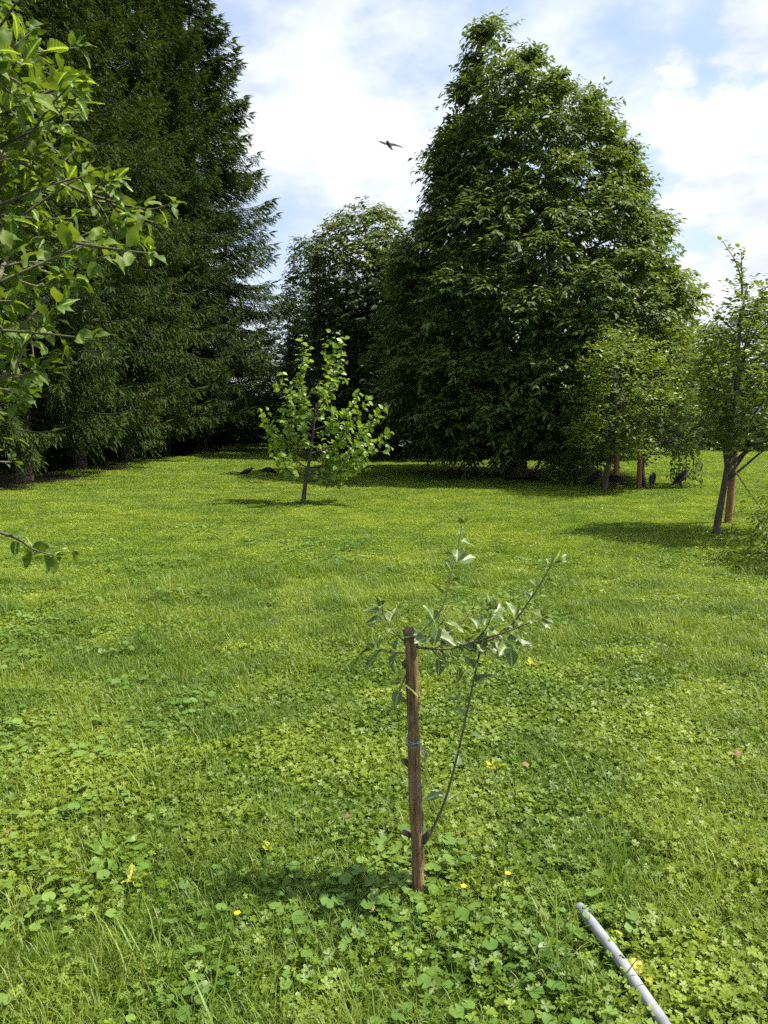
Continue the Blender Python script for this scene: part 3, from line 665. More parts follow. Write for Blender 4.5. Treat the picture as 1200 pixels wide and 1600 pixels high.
# ------------------------------------------------------------------ staked apple sapling in the foreground
KB = on_ground(gpt(653, 1407)); YK = KB[1]
def kp(x, y, dy=0.0): return at(x, y, YK + dy)
stake = Geo(); rg = np.random.default_rng(9); n = 40; z0, z1 = -0.08, kp(641, 990)[2] - KB[2]
S = 16; th = np.linspace(0, 2 * math.pi, S, endpoint=False); V = []
top = kp(641, 990) - KB
for i in range(n):
    t_ = i / (n - 1); z = z0 + (z1 - z0) * t_; cx, cy = top[0] * max(0, z) / z1, top[1] * max(0, z) / z1
    r_ = 0.0190 - 0.0015 * t_ + 0.0012 * math.sin(t_ * 17)
    for j, a in enumerate(th):
        q = r_ * (1 + 0.10 * math.cos(2 * a + 1.0) + 0.05 * math.sin(3 * a + t_ * 4)) + rg.normal(0, .0005)
        if j == 12: q *= 0.66 + 0.22 * math.sin(t_ * 11)          # long drying crack facing the viewer
        if j == 14 and t_ > 0.45: q *= 0.80
        if j == 1 and t_ < 0.5: q *= 0.86
        V.append((cx + q * math.cos(a) + 0.002 * math.sin(t_ * 9), cy + q * math.sin(a), z))
F = [[i * S + j, i * S + (j + 1) % S, (i + 1) * S + (j + 1) % S, (i + 1) * S + j] for i in range(n - 1) for j in range(S)]
stake.add(V, F)
so_ = thing('wooden_stake', 'weathered brown cracked stake in the near lawn supporting the apple sapling', 'stake', KB)
link('shaft', stake.mesh('stake_shaft', M['stake'], True), so_)
hd = Geo(); rings = []                                               # broomed, split head
for (dz, k) in ((-.02, .98), (-.004, 1.08), (.006, 1.12), (.012, 1.0), (.014, .6)):
    rings.append([(top[0] + 0.0195 * k * math.cos(a) * (1 + rg.normal(0, .14)), top[1] + 0.0195 * k * math.sin(a) * (1 + rg.normal(0, .14)), z1 + dz + rg.normal(0, .005) + .006 * math.sin(2 * a)) for a in th])
V = [p for r_ in rings for p in r_] + [(top[0], top[1], z1 + .006)]
F4 = [[i * S + j, i * S + (j + 1) % S, (i + 1) * S + (j + 1) % S, (i + 1) * S + j] for i in range(4) for j in range(S)]
hd.add(V, F4); hd.add(V, [[4 * S + j, 4 * S + (j + 1) % S, 5 * S] for j in range(S)])
link('split_head', hd.mesh('stake_head', M['cutwood'], False), so_)
tw = Geo(); zc = kp(648, 1160)[2] - KB[2]; ctr = np.array([top[0] * zc / z1, top[1] * zc / z1 + 0.016, 0])
for k in range(3):
    a = np.linspace(0, 2 * math.pi, 26); rx, ry = 0.0208 + .001 * k, 0.043
    tube(tw, np.stack([ctr[0] + rx * np.cos(a), ctr[1] + ry * np.sin(a), zc + .003 * k + .006 * np.sin(a + 2.1 * k)], -1), 0.0016, 5, caps=False)
for k in range(5):
    e = np.array([.03 + .006 * k, -.03, zc - .03 - .012 * k]); s_ = np.array([.012, -.028, zc + .004])
    tube(tw, smooth_path([s_ + ctr * [1, 1, 0], ctr * [1, 1, 0] + (s_ + e) / 2 + np.array([.008, -.008, .01 * (k - 2)]), ctr * [1, 1, 0] + e - [.004 * k, 0, 0]], 8), 0.0011, 4)
tag(link('twine', tw.mesh('twine', M['twine'], True), None, KB), 'blue grey twine tied round the stake and sapling stem', 'twine')

ap = thing('apple_sapling', 'young grey green apple sapling tied to the stake in the near lawn', 'tree', KB)
tb = Geo()
stem = smooth_path([KB + np.array([0.008, .040, -.05]), kp(657, 1320, .040), kp(652, 1200, .040), kp(648, 1100, .042), kp(646, 1030, .035), kp(650, 1000, .02)], 22)
tube(tb, stem, np.linspace(0.0145, 0.0085, 22), 9, wob=0.06)
for (x0, y0, x1, y1) in ((640, 1195, 629, 1188), (642, 1304, 630, 1300), (662, 1312, 671, 1300), (640, 1030, 630, 1040)):
    tube(tb, [kp(x0, y0, .03), kp((x0 + x1) / 2, (y0 + y1) / 2, .02), kp(x1, y1, .015)], [.012, .011, .009], 8, wob=.08)
link('trunk', tb.mesh('apple_sapling_stem', M['twig'], True, KB), ap)
BR = [([(664, 1318), (690, 1265), (710, 1200), (728, 1120), (744, 1045), (750, 1016)], .02, .005, 13, 0.088, 'twig', (.03, -.02), True),
      ([(650, 1003), (690, 1000), (750, 1003), (790, 986), (830, 935), (862, 882)], .008, .0035, 15, 0.09, 'twig', (.02, .05), True),
      ([(652, 1012), (700, 1014), (745, 1002), (800, 984), (842, 966)], .007, .003, 11, 0.09, 'twig', (.02, -.08), True),
      ([(648, 996), (688, 955), (703, 905), (714, 860), (722, 822)], .006, .003, 13, 0.08, 'green_twig', (.0, .03), True),
      ([(636, 1006), (614, 985), (600, 962), (597, 948)], .005, .003, 9, 0.078, 'twig', (.0, -.02), True),
      ([(634, 1020), (610, 1020), (586, 1016)], .005, .003, 8, 0.088, 'twig', (.0, .05), True),
      ([(636, 1050), (628, 1070), (622, 1088)], .004, .003, 6, 0.078, 'twig', (.0, .04), False),
      ([(690, 1002), (712, 980), (735, 962), (762, 950)], .004, .0025, 6, 0.086, 'twig', (.04, .08), True),
      ([(740, 1004), (762, 978), (768, 955)], .004, .0025, 5, 0.082, 'twig', (.0, -.06), True),
      ([(660, 1005), (680, 985), (695, 968)], .004, .0025, 5, 0.086, 'twig', (.0, -.07), False),
      ([(672, 1012), (690, 1030), (720, 1040)], .004, .0025, 5, 0.082, 'twig', (.02, .09), False),
      ([(770, 996), (790, 1005), (802, 1012)], .004, .0025, 5, 0.092, 'twig', (.0, -.07), False)]
GA = [detailed_leaf_mesh('grey_apple_leaf', s, M['grey_apple'], wid=0.24 + .02 * (s % 3), curl=0.2 + .12 * (s % 4), fold=.5 + .15 * (s % 2)) for s in range(6)]
for q, (pts, r0, r1, nl, ls, mt, (d0, d1), tip) in enumerate(BR):
    path = smooth_path([kp(x, y, d0 + (d1 - d0) * i / (len(pts) - 1)) for i, (x, y) in enumerate(pts)], 18)
    gg = Geo(); tube(gg, path, np.linspace(min(r0, .0085), r1, 18) * 0.56, 6, wob=.05)
    bo = link('branch', gg.mesh('apple_branch', M[mt], True, KB), ap)
    place_leaves(leaf_spots(path, nl, 600 + q, ls * 0.88, 0.12 if q else 0.18, 0.15, 0.9, tip), KB, bo, GA, 999, 700 + q)

# ------------------------------------------------------------------ apple branches reaching in from the left
AB = np.array([-2.75, 2.9, 0.0]); AB = on_ground(AB)
at_o = thing('apple_tree', 'apple tree branches with broad sunlit leaves reaching in at the frame edge', 'tree', AB)
tb = Geo(); trk = smooth_path([AB + [0, 0, -.1], AB + [.08, -.02, .9], AB + [.0, .05, 1.7], AB + [.15, .0, 2.6], AB + [.2, -.1, 3.5]], 20)
tube(tb, trk, np.linspace(.085, .02, 20), 10, wob=.05)
AS = [([(-330, 130), (-150, 60), (0, 45), (52, 12)], 2.35, 16), ([(-330, 250), (-150, 160), (0, 115), (60, 100), (100, 98)], 2.2, 13), ([(-330, 330), (-150, 250), (20, 247), (80, 272), (150, 303), (225, 327), (272, 318)], 2.45, 11),
      ([(-330, 360), (-150, 305), (0, 335), (80, 368), (160, 385), (232, 396)], 2.25, 11), ([(-330, 300), (-150, 210), (20, 182), (85, 165), (140, 130)], 2.6, 13), ([(-330, 560), (-150, 520), (25, 452), (60, 410), (120, 425), (165, 435)], 2.3, 9),
      ([(-330, 700), (-150, 640), (0, 592), (45, 530), (88, 478)], 1.95, 8), ([(-330, 450), (-150, 400), (0, 398), (64, 338)], 2.1, 10), ([(-330, 760), (-150, 790), (0, 832), (34, 846), (62, 862), (112, 862)], 2.2, 7),
      ([(-330, 690), (-120, 716), (18, 722)], 2.0, 8), ([(-330, 280), (-120, 190), (20, 205), (80, 228), (130, 262)], 2.7, 12), ([(-330, 80), (-150, -20), (0, -40), (90, -30)], 2.5, 17), ([(-330, 420), (-120, 330), (0, 300), (70, 320), (140, 350)], 2.75, 11),
      ([(-330, 500), (-120, 470), (30, 500), (70, 545)], 2.4, 9), ([(-330, 200), (-120, 120), (10, 70), (70, 60)], 2.8, 14)]
ALM = [detailed_leaf_mesh('apple_leaf', 20 + s, M['apple'], wid=0.195 + .018 * (s % 3), curl=0.15 + .16 * (s % 4), fold=.4 + .25 * (s % 3), wave=.03) for s in range(8)]
near, far = [], []
for q, (pts, Yb, k) in enumerate(AS):
    rg = np.random.default_rng(800 + q); m_ = len(pts)
    pts = [(x - (48 if q not in (2, 3, 6, 8, 9) else 0) - (0 if q not in (2, 3) or x > 200 else 12), y) for x, y in pts]
    P_ = [at(x, y, Yb + 0.28 * math.sin(q * 1.9 + i)) for i, (x, y) in enumerate(pts)]
    path = smooth_path([trk[k], (trk[k] + P_[0]) / 2 + np.array([0, 0, .05])] + P_, 34); low = q in (8, 9); tube(tb, path, np.linspace(.016 if not low else .007, .0022, 34), 6, wob=.05, caps=False)
    sp_ = leaf_spots(path[15:], 18 if not low else 9, 820 + q, 0.084 if not low else 0.062, 0.1, 0.12, .9)
    near += [s for s in sp_]
    for j in range(14 if not low else 1):
        i = int(rg.integers(13, 27)); d = nrm(nrm(path[min(33, i + 2)] - path[i]) + rg.standard_normal(3) * .75 + [0.1, 0, .25]); e = path[i] + d * rg.uniform(.10, .20)
        sub = smooth_path([path[i], (path[i] + e) / 2 + rg.normal(0, .012, 3), e], 8); tube(tb, sub, np.linspace(.004, .0018, 8), 5, caps=False)
        near += leaf_spots(sub, 6, 860 + q * 10 + j, 0.077, 0.2, .1, .9)
rg = np.random.default_rng(950); poly = np.array([(0, -40), (55, -20), (95, 85), (140, 130), (150, 230), (205, 330), (215, 395), (160, 430), (110, 480), (90, 560), (0, 575)], float)
for q in range(105):                                                 # the leafy mass between the main shoots
    y = rg.uniform(-30, 575); xm = np.interp(y, [-40, 0, 85, 130, 230, 330, 395, 430, 480, 575], [45, 55, 85, 120, 130, 165, 170, 140, 100, 70]); x = rg.uniform(-90, xm)
    c0 = at(x - 40, y + 25, rg.uniform(2.1, 3.0)); d = nrm(np.array([.8, -.1, .35]) + rg.standard_normal(3) * .5); e = c0 + d * rg.uniform(.10, .2)
    sub = smooth_path([c0 - d * .25 + rg.normal(0, .02, 3), c0, e], 9); tube(tb, sub, np.linspace(.005, .0018, 9), 5, caps=False)
    near += leaf_spots(sub, 6, 1000 + q, 0.078, 0.3, .1, .9)
def screen_x(p): return 600 + FPX * p[0] / (p[1] * math.cos(PITCH) - (p[2] - CAM_H) * math.sin(PITCH))
vis = [s for s in near if screen_x(s[0]) > -60]; hid = [s for s in near if screen_x(s[0]) <= -60]
random.Random(3).shuffle(vis); vis.sort(key=lambda s: 0 if s[3] / s[0][1] > 0.024 else 1)
rest = place_leaves(vis, AB, at_o, ALM, 300, 33)
r2 = place_leaves(hid, AB, at_o, ALM, 0, 34); rest.v += r2.v; rest.r += r2.r; rest.m += r2.m; rest.f += [f_ + rest.n for f_ in r2.f]; rest.n += r2.n
P, D, f = crown_points([(1.0, .6, .7), (1.6, 1.2, .9), (2.4, 1.3, .85), (3.2, .9, .8), (3.7, .2, .2)], 420, 90, .3, 1.5, .5)
more = Geo(); spray_crown(P, D, 91, 10, .4, .08, .62, .4, .3, LENS, .3, more)
tag(link('foliage', rest.mesh('apple_foliage', M['apple_plain'], True), at_o), kind='stuff'); tag(link('foliage', more.mesh('apple_outer_foliage', M['apple_plain']), at_o), kind='stuff')
link('trunk', tb.mesh('apple_trunk', M['twig'], True, AB), at_o)

# ------------------------------------------------------------------ birds
def sweep(g, spine, rx, rz, sides=12, mat=0):
    """closed body: elliptical rings along a spine"""
    spine = np.asarray(spine, float); T = nrm(np.gradient(spine, axis=0)); side = np.array([0, 1.0, 0]); V = []
    for p, t_, a, b in zip(spine, T, rx, rz):
        up = np.cross(t_, side)
        for k in range(sides):
            th_ = 2 * math.pi * k / sides; V.append(p + side * a * math.cos(th_) + up * b * math.sin(th_))
    n = len(spine); F = [[i * sides + j, i * sides + (j + 1) % sides, (i + 1) * sides + (j + 1) % sides, (i + 1) * sides + j] for i in range(n - 1) for j in range(sides)]
    g.add(V, F, 0.5, mat); g.add(V[:sides], [list(range(sides))], .5, mat); g.add(V[-sides:], [list(range(sides))[::-1]], .5, mat)
def crow_parts(pose):
    """a crow facing +x, feet at the origin; returns {part: (mesh)}"""
    up = pose == 'upright'; out = {}
    if pose == 'peck':
        sp = [(-.30, 0, .10), (-.22, 0, .12), (-.14, 0, .145), (-.06, 0, .16), (.02, 0, .155), (.08, 0, .135), (.13, 0, .105), (.17, 0, .075), (.20, 0, .05)]
    elif up:
        sp = [(-.20, 0, .03), (-.15, 0, .065), (-.09, 0, .11), (-.03, 0, .155), (.02, 0, .20), (.05, 0, .245), (.065, 0, .285), (.085, 0, .31), (.115, 0, .312)]
    else:
        sp = [(-.28, 0, .06), (-.20, 0, .095), (-.12, 0, .13), (-.04, 0, .16), (.03, 0, .185), (.08, 0, .21), (.115, 0, .235), (.145, 0, .25), (.175, 0, .248)]
    rx = [.030, .032, .050, .066, .066, .050, .036, .034, .016]; rz = [.006, .012, .040, .062, .064, .050, .038, .034, .014]
    g = Geo(); sweep(g, smooth_path(sp, 25), np.interp(np.linspace(0, 8, 25), range(9), rx), np.interp(np.linspace(0, 8, 25), range(9), rz))
    d = nrm(np.array(sp[-1]) - np.array(sp[-2])); hd = np.array(sp[-2]); b0 = np.array(sp[-1]) - d * .008
    out['body'] = g
    bk = Geo(); sweep(bk, [b0, b0 + d * .02, b0 + d * .04 + [0, 0, -.002], b0 + d * .055 + [0, 0, -.007]], [.013, .011, .006, .001], [.014, .012, .007, .001], 8); out['beak'] = bk
    for s in (-1, 1):
        wg = Geo(); q = smooth_path(sp, 25); w0 = q[17] if not pose == 'peck' else q[15]; w1 = q[3]; pw = []
        for i in range(9):
            u = i / 8; p = w0 * (1 - u) + w1 * u; wd = .052 * math.sin(math.pi * min(1, .12 + u * .88)) ** .7 + .004
            c_ = p + np.array([0, s * (.058 * math.sin(math.pi * (.25 + .7 * u)) + .010), .012])
            pw += [c_ + [0, -s * .016, wd * .8], c_ + [0, s * .010, 0], c_ + [0, -s * .004, -wd * .7]]
        wg.add(pw, [[i * 3 + j, i * 3 + j + 1, i * 3 + j + 4, i * 3 + j + 3] for i in range(8) for j in range(2)]); out['wing%d' % s] = wg
        lg = Geo(); hip = np.array([-.02, s * .03, .11]); ft = np.array([.01, s * .032, .0]); kn = np.array([-.02, s * .032, .055])
        tube(lg, [hip, kn, ft], [.014, .006, .005], 6)
        for a in (-.45, 0, .45, math.pi): tube(lg, [ft + [0, 0, .004], ft + [.035 * math.cos(a), .035 * math.sin(a), .003]], [.004, .002], 5)
        out['leg%d' % s] = lg
    return out
def crow(label, px, py, face, pose, grey, size=1.0, cat='bird'):
    b = on_ground(gpt(px, py)); o = thing('crow', label, cat, b + np.array([0, 0, .065]), 'crows on the lawn', face); o.scale = (size,) * 3
    for k, g_ in crow_parts(pose).items():
        nm = k.rstrip('-1'); link(nm, g_.mesh('crow_' + nm, M['greyf'] if (grey and nm == 'body') else M['beak'] if nm in ('beak', 'leg') else M['black'], True), o)
crow('dark crow standing beside the leaning fruit tree trunk, by the low bush', 926, 768, R(-8), 'upright', False, 1.15)
crow('dark crow half hidden behind the fruit tree trunk and post', 957, 767, R(172), 'peck', False, 1.2)
crow('grey bellied crow standing upright between the post and the other crow', 1019, 766, R(60), 'upright', True, 0.92)
crow('long tailed crow with raised head, standing under the drooping branch', 1064, 768, R(-5), 'upright', True, 1.22)
crow('dark crow foraging low in the tree shade, left of its companion', 386, 750, R(15), 'normal', False, 0.9)
crow('dark crow foraging in the tree shade beside the bright sapling', 420, 747, R(20), 'peck', False, 0.95)

fb = at(608, 227, 27.0); o = thing('flying_crow', 'dark bird gliding with spread wings in the sky', 'bird', fb)
g = Geo(); sweep(g, smooth_path([(-.26, 0, 0), (-.17, 0, .0), (-.08, 0, .0), (0, 0, .01), (.08, 0, .015), (.15, 0, .02), (.20, 0, .015), (.245, 0, .005)], 20),
                 np.interp(np.linspace(0, 7, 20), range(8), [.05, .035, .05, .06, .055, .04, .03, .004]), np.interp(np.linspace(0, 7, 20), range(8), [.006, .015, .045, .055, .05, .038, .028, .004]))
hx = Vector((-.30, .55, .62)).normalized(); o.scale = (1.12,) * 3; hy = Vector((-.96, -.25, .20)); hz = hx.cross(hy).normalized(); hy = hz.cross(hx)
o.rotation_euler = Matrix((hx, hy, hz)).transposed().to_euler()
link('body', g.mesh('flying_crow_body', M['black'], True), o)
for s in (-1, 1):
    g = Geo(); V = []
    for i in range(11):
        u = i / 10; yy = s * (.04 + .43 * u); ch = .17 * (1 - .6 * u ** 2) ; zz = (.02 * u + .16 * u ** 4 if s > 0 else .03 * u - .03 * u ** 2); xo = .05 - .07 * u ** 2 + .03 * math.sin(u * 3)
        for (cx, th_) in ((.5, 0), (.15, .012), (-.5, 0)): V.append((xo + ch * cx, yy, zz + th_ * (1 - u)))
    g.add(V, [[i * 3 + j, i * 3 + j + 1, i * 3 + j + 4, i * 3 + j + 3] for i in range(10) for j in range(2)])
    link('wing', g.mesh('flying_crow_wing', M['black'], True), o)

# ------------------------------------------------------------------ pipe and small things in the near grass
p0 = gpt(905, 1438); p1 = gpt(1026, 1612); dr = nrm(p1 - p0); p2 = p1 + dr * 0.5
path = smooth_path([p0 + [0, 0, .045], (p0 + p1) / 2 + [.002, 0, .052], p1 + [0, 0, .05], p2 + [0, 0, .045]], 24)
g = Geo(); tube(g, path, 0.0165, 20, caps=False)
po = thing('grey_pipe', 'grey plastic pipe lying in the grass at the lower frame edge', 'pipe', p0)
link('tube', g.mesh('pipe_tube', M['pipe'], True, p0), po)
g = Geo(); tube(g, np.array([path[0] + dr * .012, path[0] + dr * .03]), 0.0150, 20); link('shade_plug', g.mesh('pipe_shade_plug', M['pipe_shade'], True, p0), po)  # dark plug set in the mouth in place of the shaded hollow

fp = on_ground(gpt(992, 1524)) + np.array([0, 0, .028]); g = Geo(); V = []
for i in range(9):
    a = math.pi * i / 8; r_ = .024 * math.sin(a) * (1 + .08 * math.cos(a)) + .0005; z = .021 * math.cos(a) - .006 * math.exp(-(a / .5) ** 2) + .005 * math.exp(-((a - math.pi) / .5) ** 2)
    V += [(r_ * math.cos(k * .5236), r_ * math.sin(k * .5236), z) for k in range(12)]
g.add(V, [[i * 12 + j, i * 12 + (j + 1) % 12, (i + 1) * 12 + (j + 1) % 12, (i + 1) * 12 + j] for i in range(8) for j in range(12)])
fo = thing('fallen_apple', 'small yellow windfall apple in the grass beside the pipe', 'apple', fp); fo.rotation_euler = (.7, .4, 0)
link('flesh', g.mesh('fallen_apple', M['fruit'], True), fo)
g = Geo(); tube(g, [(0, 0, .014), (.002, 0, .026), (.006, .002, .036)], .0015, 5); link('stalk', g.mesh('apple_stalk', M['twig'], True), fo)

def rosette(name, label, cat, px, py, n, L, wid, mat, lift, seed, group=None, curl=.3):
    b = on_ground(gpt(px, py)); o = thing(name, label, cat, b, group); rg = np.random.default_rng(seed)
    me = detailed_leaf_mesh(name + '_leaf', seed, mat, wid=wid, curl=curl, fold=.3, wave=.05)
    for k in range(n):
        a = 6.283 * k / n + rg.normal(0, .25); d = np.array([math.cos(a), math.sin(a), lift * rg.uniform(.6, 1.4)])
        l = bpy.data.objects.new('leaf', me); COL.objects.link(l); l.parent = o; l.matrix_basis = leaf_matrix(np.array([0, 0, .03]), nrm(d), np.array([0, 0, 1.0]), L * rg.uniform(.75, 1.15))
rosette('dandelion_plant', 'broad leaved dandelion rosette in the near lawn', 'plant', 172, 1352, 17, .135, .085, M['weed'], .35, 61)
rosette('yellow_seedling', 'yellow seedling beside the dandelion rosette', 'plant', 210, 1392, 6, .065, .22, M['yellow'], .9, 62, 'yellow seedlings in the lawn')
rosette('yellow_seedling', 'bright yellow green seedling upright in the grass, right of the dandelion', 'plant', 425, 1345, 6, .06, .22, M['yellow'], 1.6, 63, 'yellow seedlings in the lawn')
rosette('yellow_seedling', 'yellow seedling beside the sapling, in the grass behind the stake', 'plant', 775, 1215, 6, .07, .22, M['yellow'], 1.3, 64, 'yellow seedlings in the lawn')
rosette('yellow_seedling', 'small yellow seedling farther out, beyond the sapling tip', 'plant', 830, 1052, 6, .07, .22, M['yellow'], 1.3, 65, 'yellow seedlings in the lawn')
for q, (px, py, lab, mt) in enumerate(((1143, 1200, 'orange dry leaf on the lawn near the frame edge', 'litter'), (585, 1455, 'pale brown dry leaf in the ground cover before the stake', 'litter'),
                                       (548, 1297, 'straw coloured dry leaf left of the stake', 'litter'), (815, 1218, 'small dry leaf on the lawn right of the sapling stem', 'litter'),
                                       (15, 1330, 'reddish dry leaf at the edge of the frame', 'litter'), (1090, 1255, 'tiny yellow leaf among grass near the frame edge', 'yellow'),
                                       (955, 1492, 'yellow leaf lying close to the pipe', 'yellow'), (1020, 1572, 'yellow green leaf right of the pipe end', 'yellow'))):
    b = on_ground(gpt(px, py)); me = detailed_leaf_mesh('fallen_leaf', 40 + q, M[mt], wid=.3, curl=.5, fold=.5); l = link('fallen_leaf', me)
    l.matrix_basis = leaf_matrix(b + np.array([0, 0, .065]), nrm(np.array([math.cos(q * 2.1), math.sin(q * 2.1), .3])), nrm(np.array([.2, -.5, 1.0])), .036 if q else .05)
    tag(l, lab, 'leaf', 'fallen leaves on the lawn')
for q, (px, py, lab) in enumerate(((793, 1397, 'tiny yellow flower in the ground cover right of the stake'), (724, 1418, 'tiny yellow flower near the stake foot'), (372, 1462, 'tiny yellow flower in the ground cover left of the stake'))):
    b = on_ground(gpt(px, py)); o = thing('buttercup_flower', lab, 'flower', b, 'yellow flowers in the ground cover')
    g = Geo(); tube(g, smooth_path([(0, 0, 0), (.004, 0, .04), (0, 0, .075)], 6), .001, 5); link('stem', g.mesh('flower_stem', M['green_twig'], True), o)
    g = Geo(); pd = np.array([[math.cos(k * 1.2566), math.sin(k * 1.2566), .35] for k in range(5)])
    stamp(g, LENS[0], LENS[1], np.tile([0, 0, .075], (5, 1)), frames(pd, np.tile([0, 0, 1.0], (5, 1))), np.tile([.014, .012, .008], (5, 1)), np.zeros(5)); link('petals', g.mesh('flower_petals', M['petal'], True), o)

# ------------------------------------------------------------------ the lawn's plants (geometry-node instances of small clumps)
def disc(rg, n, r):
    a = rg.uniform(0, 6.283, n); q = r * np.sqrt(rg.random(n)) * (1 + .15 * np.sin(3 * a)); return np.stack([q * np.cos(a), q * np.sin(a)], -1)
def clump_cinq(seed, rad=.17, n=200, leaf=.0118, hmax=.064, mat='cinq'):
    rg = np.random.default_rng(seed); g = Geo(); c = disc(rg, n, rad); h = rg.uniform(.012, hmax, n) * (1 - .5 * (np.hypot(c[:, 0], c[:, 1]) / rad) ** 2)
    k = 5; tilt = rg.normal(0, .5, (n, 2)); ang = rg.uniform(0, 6.28, n)[:, None] + np.arange(k) * 2 * math.pi / k + rg.normal(0, .12, (n, k))
    d = np.stack([np.cos(ang), np.sin(ang), np.cos(ang) * tilt[:, :1] + np.sin(ang) * tilt[:, 1:] + .12], -1).reshape(-1, 3)
    up = np.repeat(np.stack([-tilt[:, 0], -tilt[:, 1], np.ones(n)], -1), k, 0)
    s = np.repeat(leaf * rg.uniform(.45, 1.35, n), k) * rg.uniform(.85, 1.1, n * k)
    stamp(g, OBO[0], OBO[1], np.repeat(np.column_stack([c, h]), k, 0), frames(d, up), np.stack([s * .80, s, s * .8], -1), np.repeat(rg.random(n), k))
    return g.mesh('cinquefoil_clump', M[mat])
def clump_round(seed, rad=.12, n=15, leaf=.032, hmax=.075):
    rg = np.random.default_rng(seed); g = Geo(); c = disc(rg, n, rad); h = rg.uniform(.025, hmax, n); a = rg.uniform(0, 6.28, n)
    d = np.stack([np.cos(a), np.sin(a), rg.normal(0, .22, n)], -1); up = np.stack([rg.normal(0, .25, n), rg.normal(-.05, .25, n), np.ones(n)], -1); s = leaf * rg.uniform(.45, 1.3, n)
    stamp(g, ROUND[0], ROUND[1], np.column_stack([c, h]), frames(d, up), np.stack([s, s, s], -1), rg.random(n))
    return g.mesh('round_leaf_clump', M['round'])
def clump_grass(seed, rad=.15, n=210, L=.080, wid=.0028, mat='grass', lean=.55):
    rg = np.random.default_rng(seed); g = Geo(); c = disc(rg, n, rad); a = rg.uniform(0, 6.28, n); ln = rg.uniform(.15, 1.3, n) * lean
    d = np.stack([np.cos(a) * ln, np.sin(a) * ln, np.ones(n)], -1); l = L * rg.uniform(.5, 1.35, n)
    up = np.stack([np.cos(a + math.pi), np.sin(a + math.pi), np.full(n, .5)], -1)
    stamp(g, BLADE[0], BLADE[1], np.column_stack([c, np.zeros(n)]), frames(d, up), np.stack([wid * rg.uniform(.7, 1.3, n), l, l * .9], -1), rg.random(n))
    return g.mesh('grass_clump', M[mat])
def clump_far(seed):
    rg = np.random.default_rng(seed); g = Geo(); n = 260; c = disc(rg, n, .25); h = rg.uniform(.012, .05, n); a = rg.uniform(0, 6.28, n)
    d = np.stack([np.cos(a), np.sin(a), rg.normal(.1, .45, n)], -1); up = np.stack([rg.normal(0, .4, n), rg.normal(0, .4, n), np.ones(n)], -1); s = rg.uniform(.012, .030, n)
    stamp(g, KITE[0], KITE[1], np.column_stack([c, h]), frames(d, up), np.stack([s * .8, s, s * .6], -1), rg.random(n))
    n = 140; c = disc(rg, n, .25); a = rg.uniform(0, 6.28, n); d = np.stack([np.cos(a) * .5, np.sin(a) * .5, np.ones(n)], -1); l = rg.uniform(.04, .085, n)
    stamp(g, KITE[0], KITE[1], np.column_stack([c, np.zeros(n)]), frames(d, np.stack([-np.cos(a), -np.sin(a), np.full(n, .5)], -1)), np.stack([l * .11, l, l * .5], -1), rg.random(n))
    return g.mesh('far_lawn_clump', M['far'])

def density_area(y0, y1, n, seed, umax=.66, pad=.8):
    rg = np.random.default_rng(seed); y = np.sqrt(rg.uniform(y0 ** 2, y1 ** 2, n * 2)); x = rg.uniform(-1, 1, n * 2) * (umax * y1 + pad)
    k = np.abs(x) < umax * y + pad; return np.stack([x[k], y[k]], -1)[:n]
def bare(p):
    """1 on open lawn, near 0 on the bare earth under the big tree and spruces"""
    d = np.hypot(p[:, 0] - BIG[0] - .6, p[:, 1] - BIG[1] - 1.2) + .5 * snoise(71, 1.2)(p); k = np.clip((d - 2.4) / 2.0, .06, 1)
    for (px, Y, r, h, kk, a) in SPRUCES:
        x, y = spruce_xy(px, Y); k = np.minimum(k, np.clip((np.hypot(p[:, 0] - x + .8, p[:, 1] - y - .4) - 1.9) / 1.2, .05, 1))
    return k
n1, n2, n3 = snoise(81, 1.3), snoise(82, 1.0), snoise(83, 2.4)
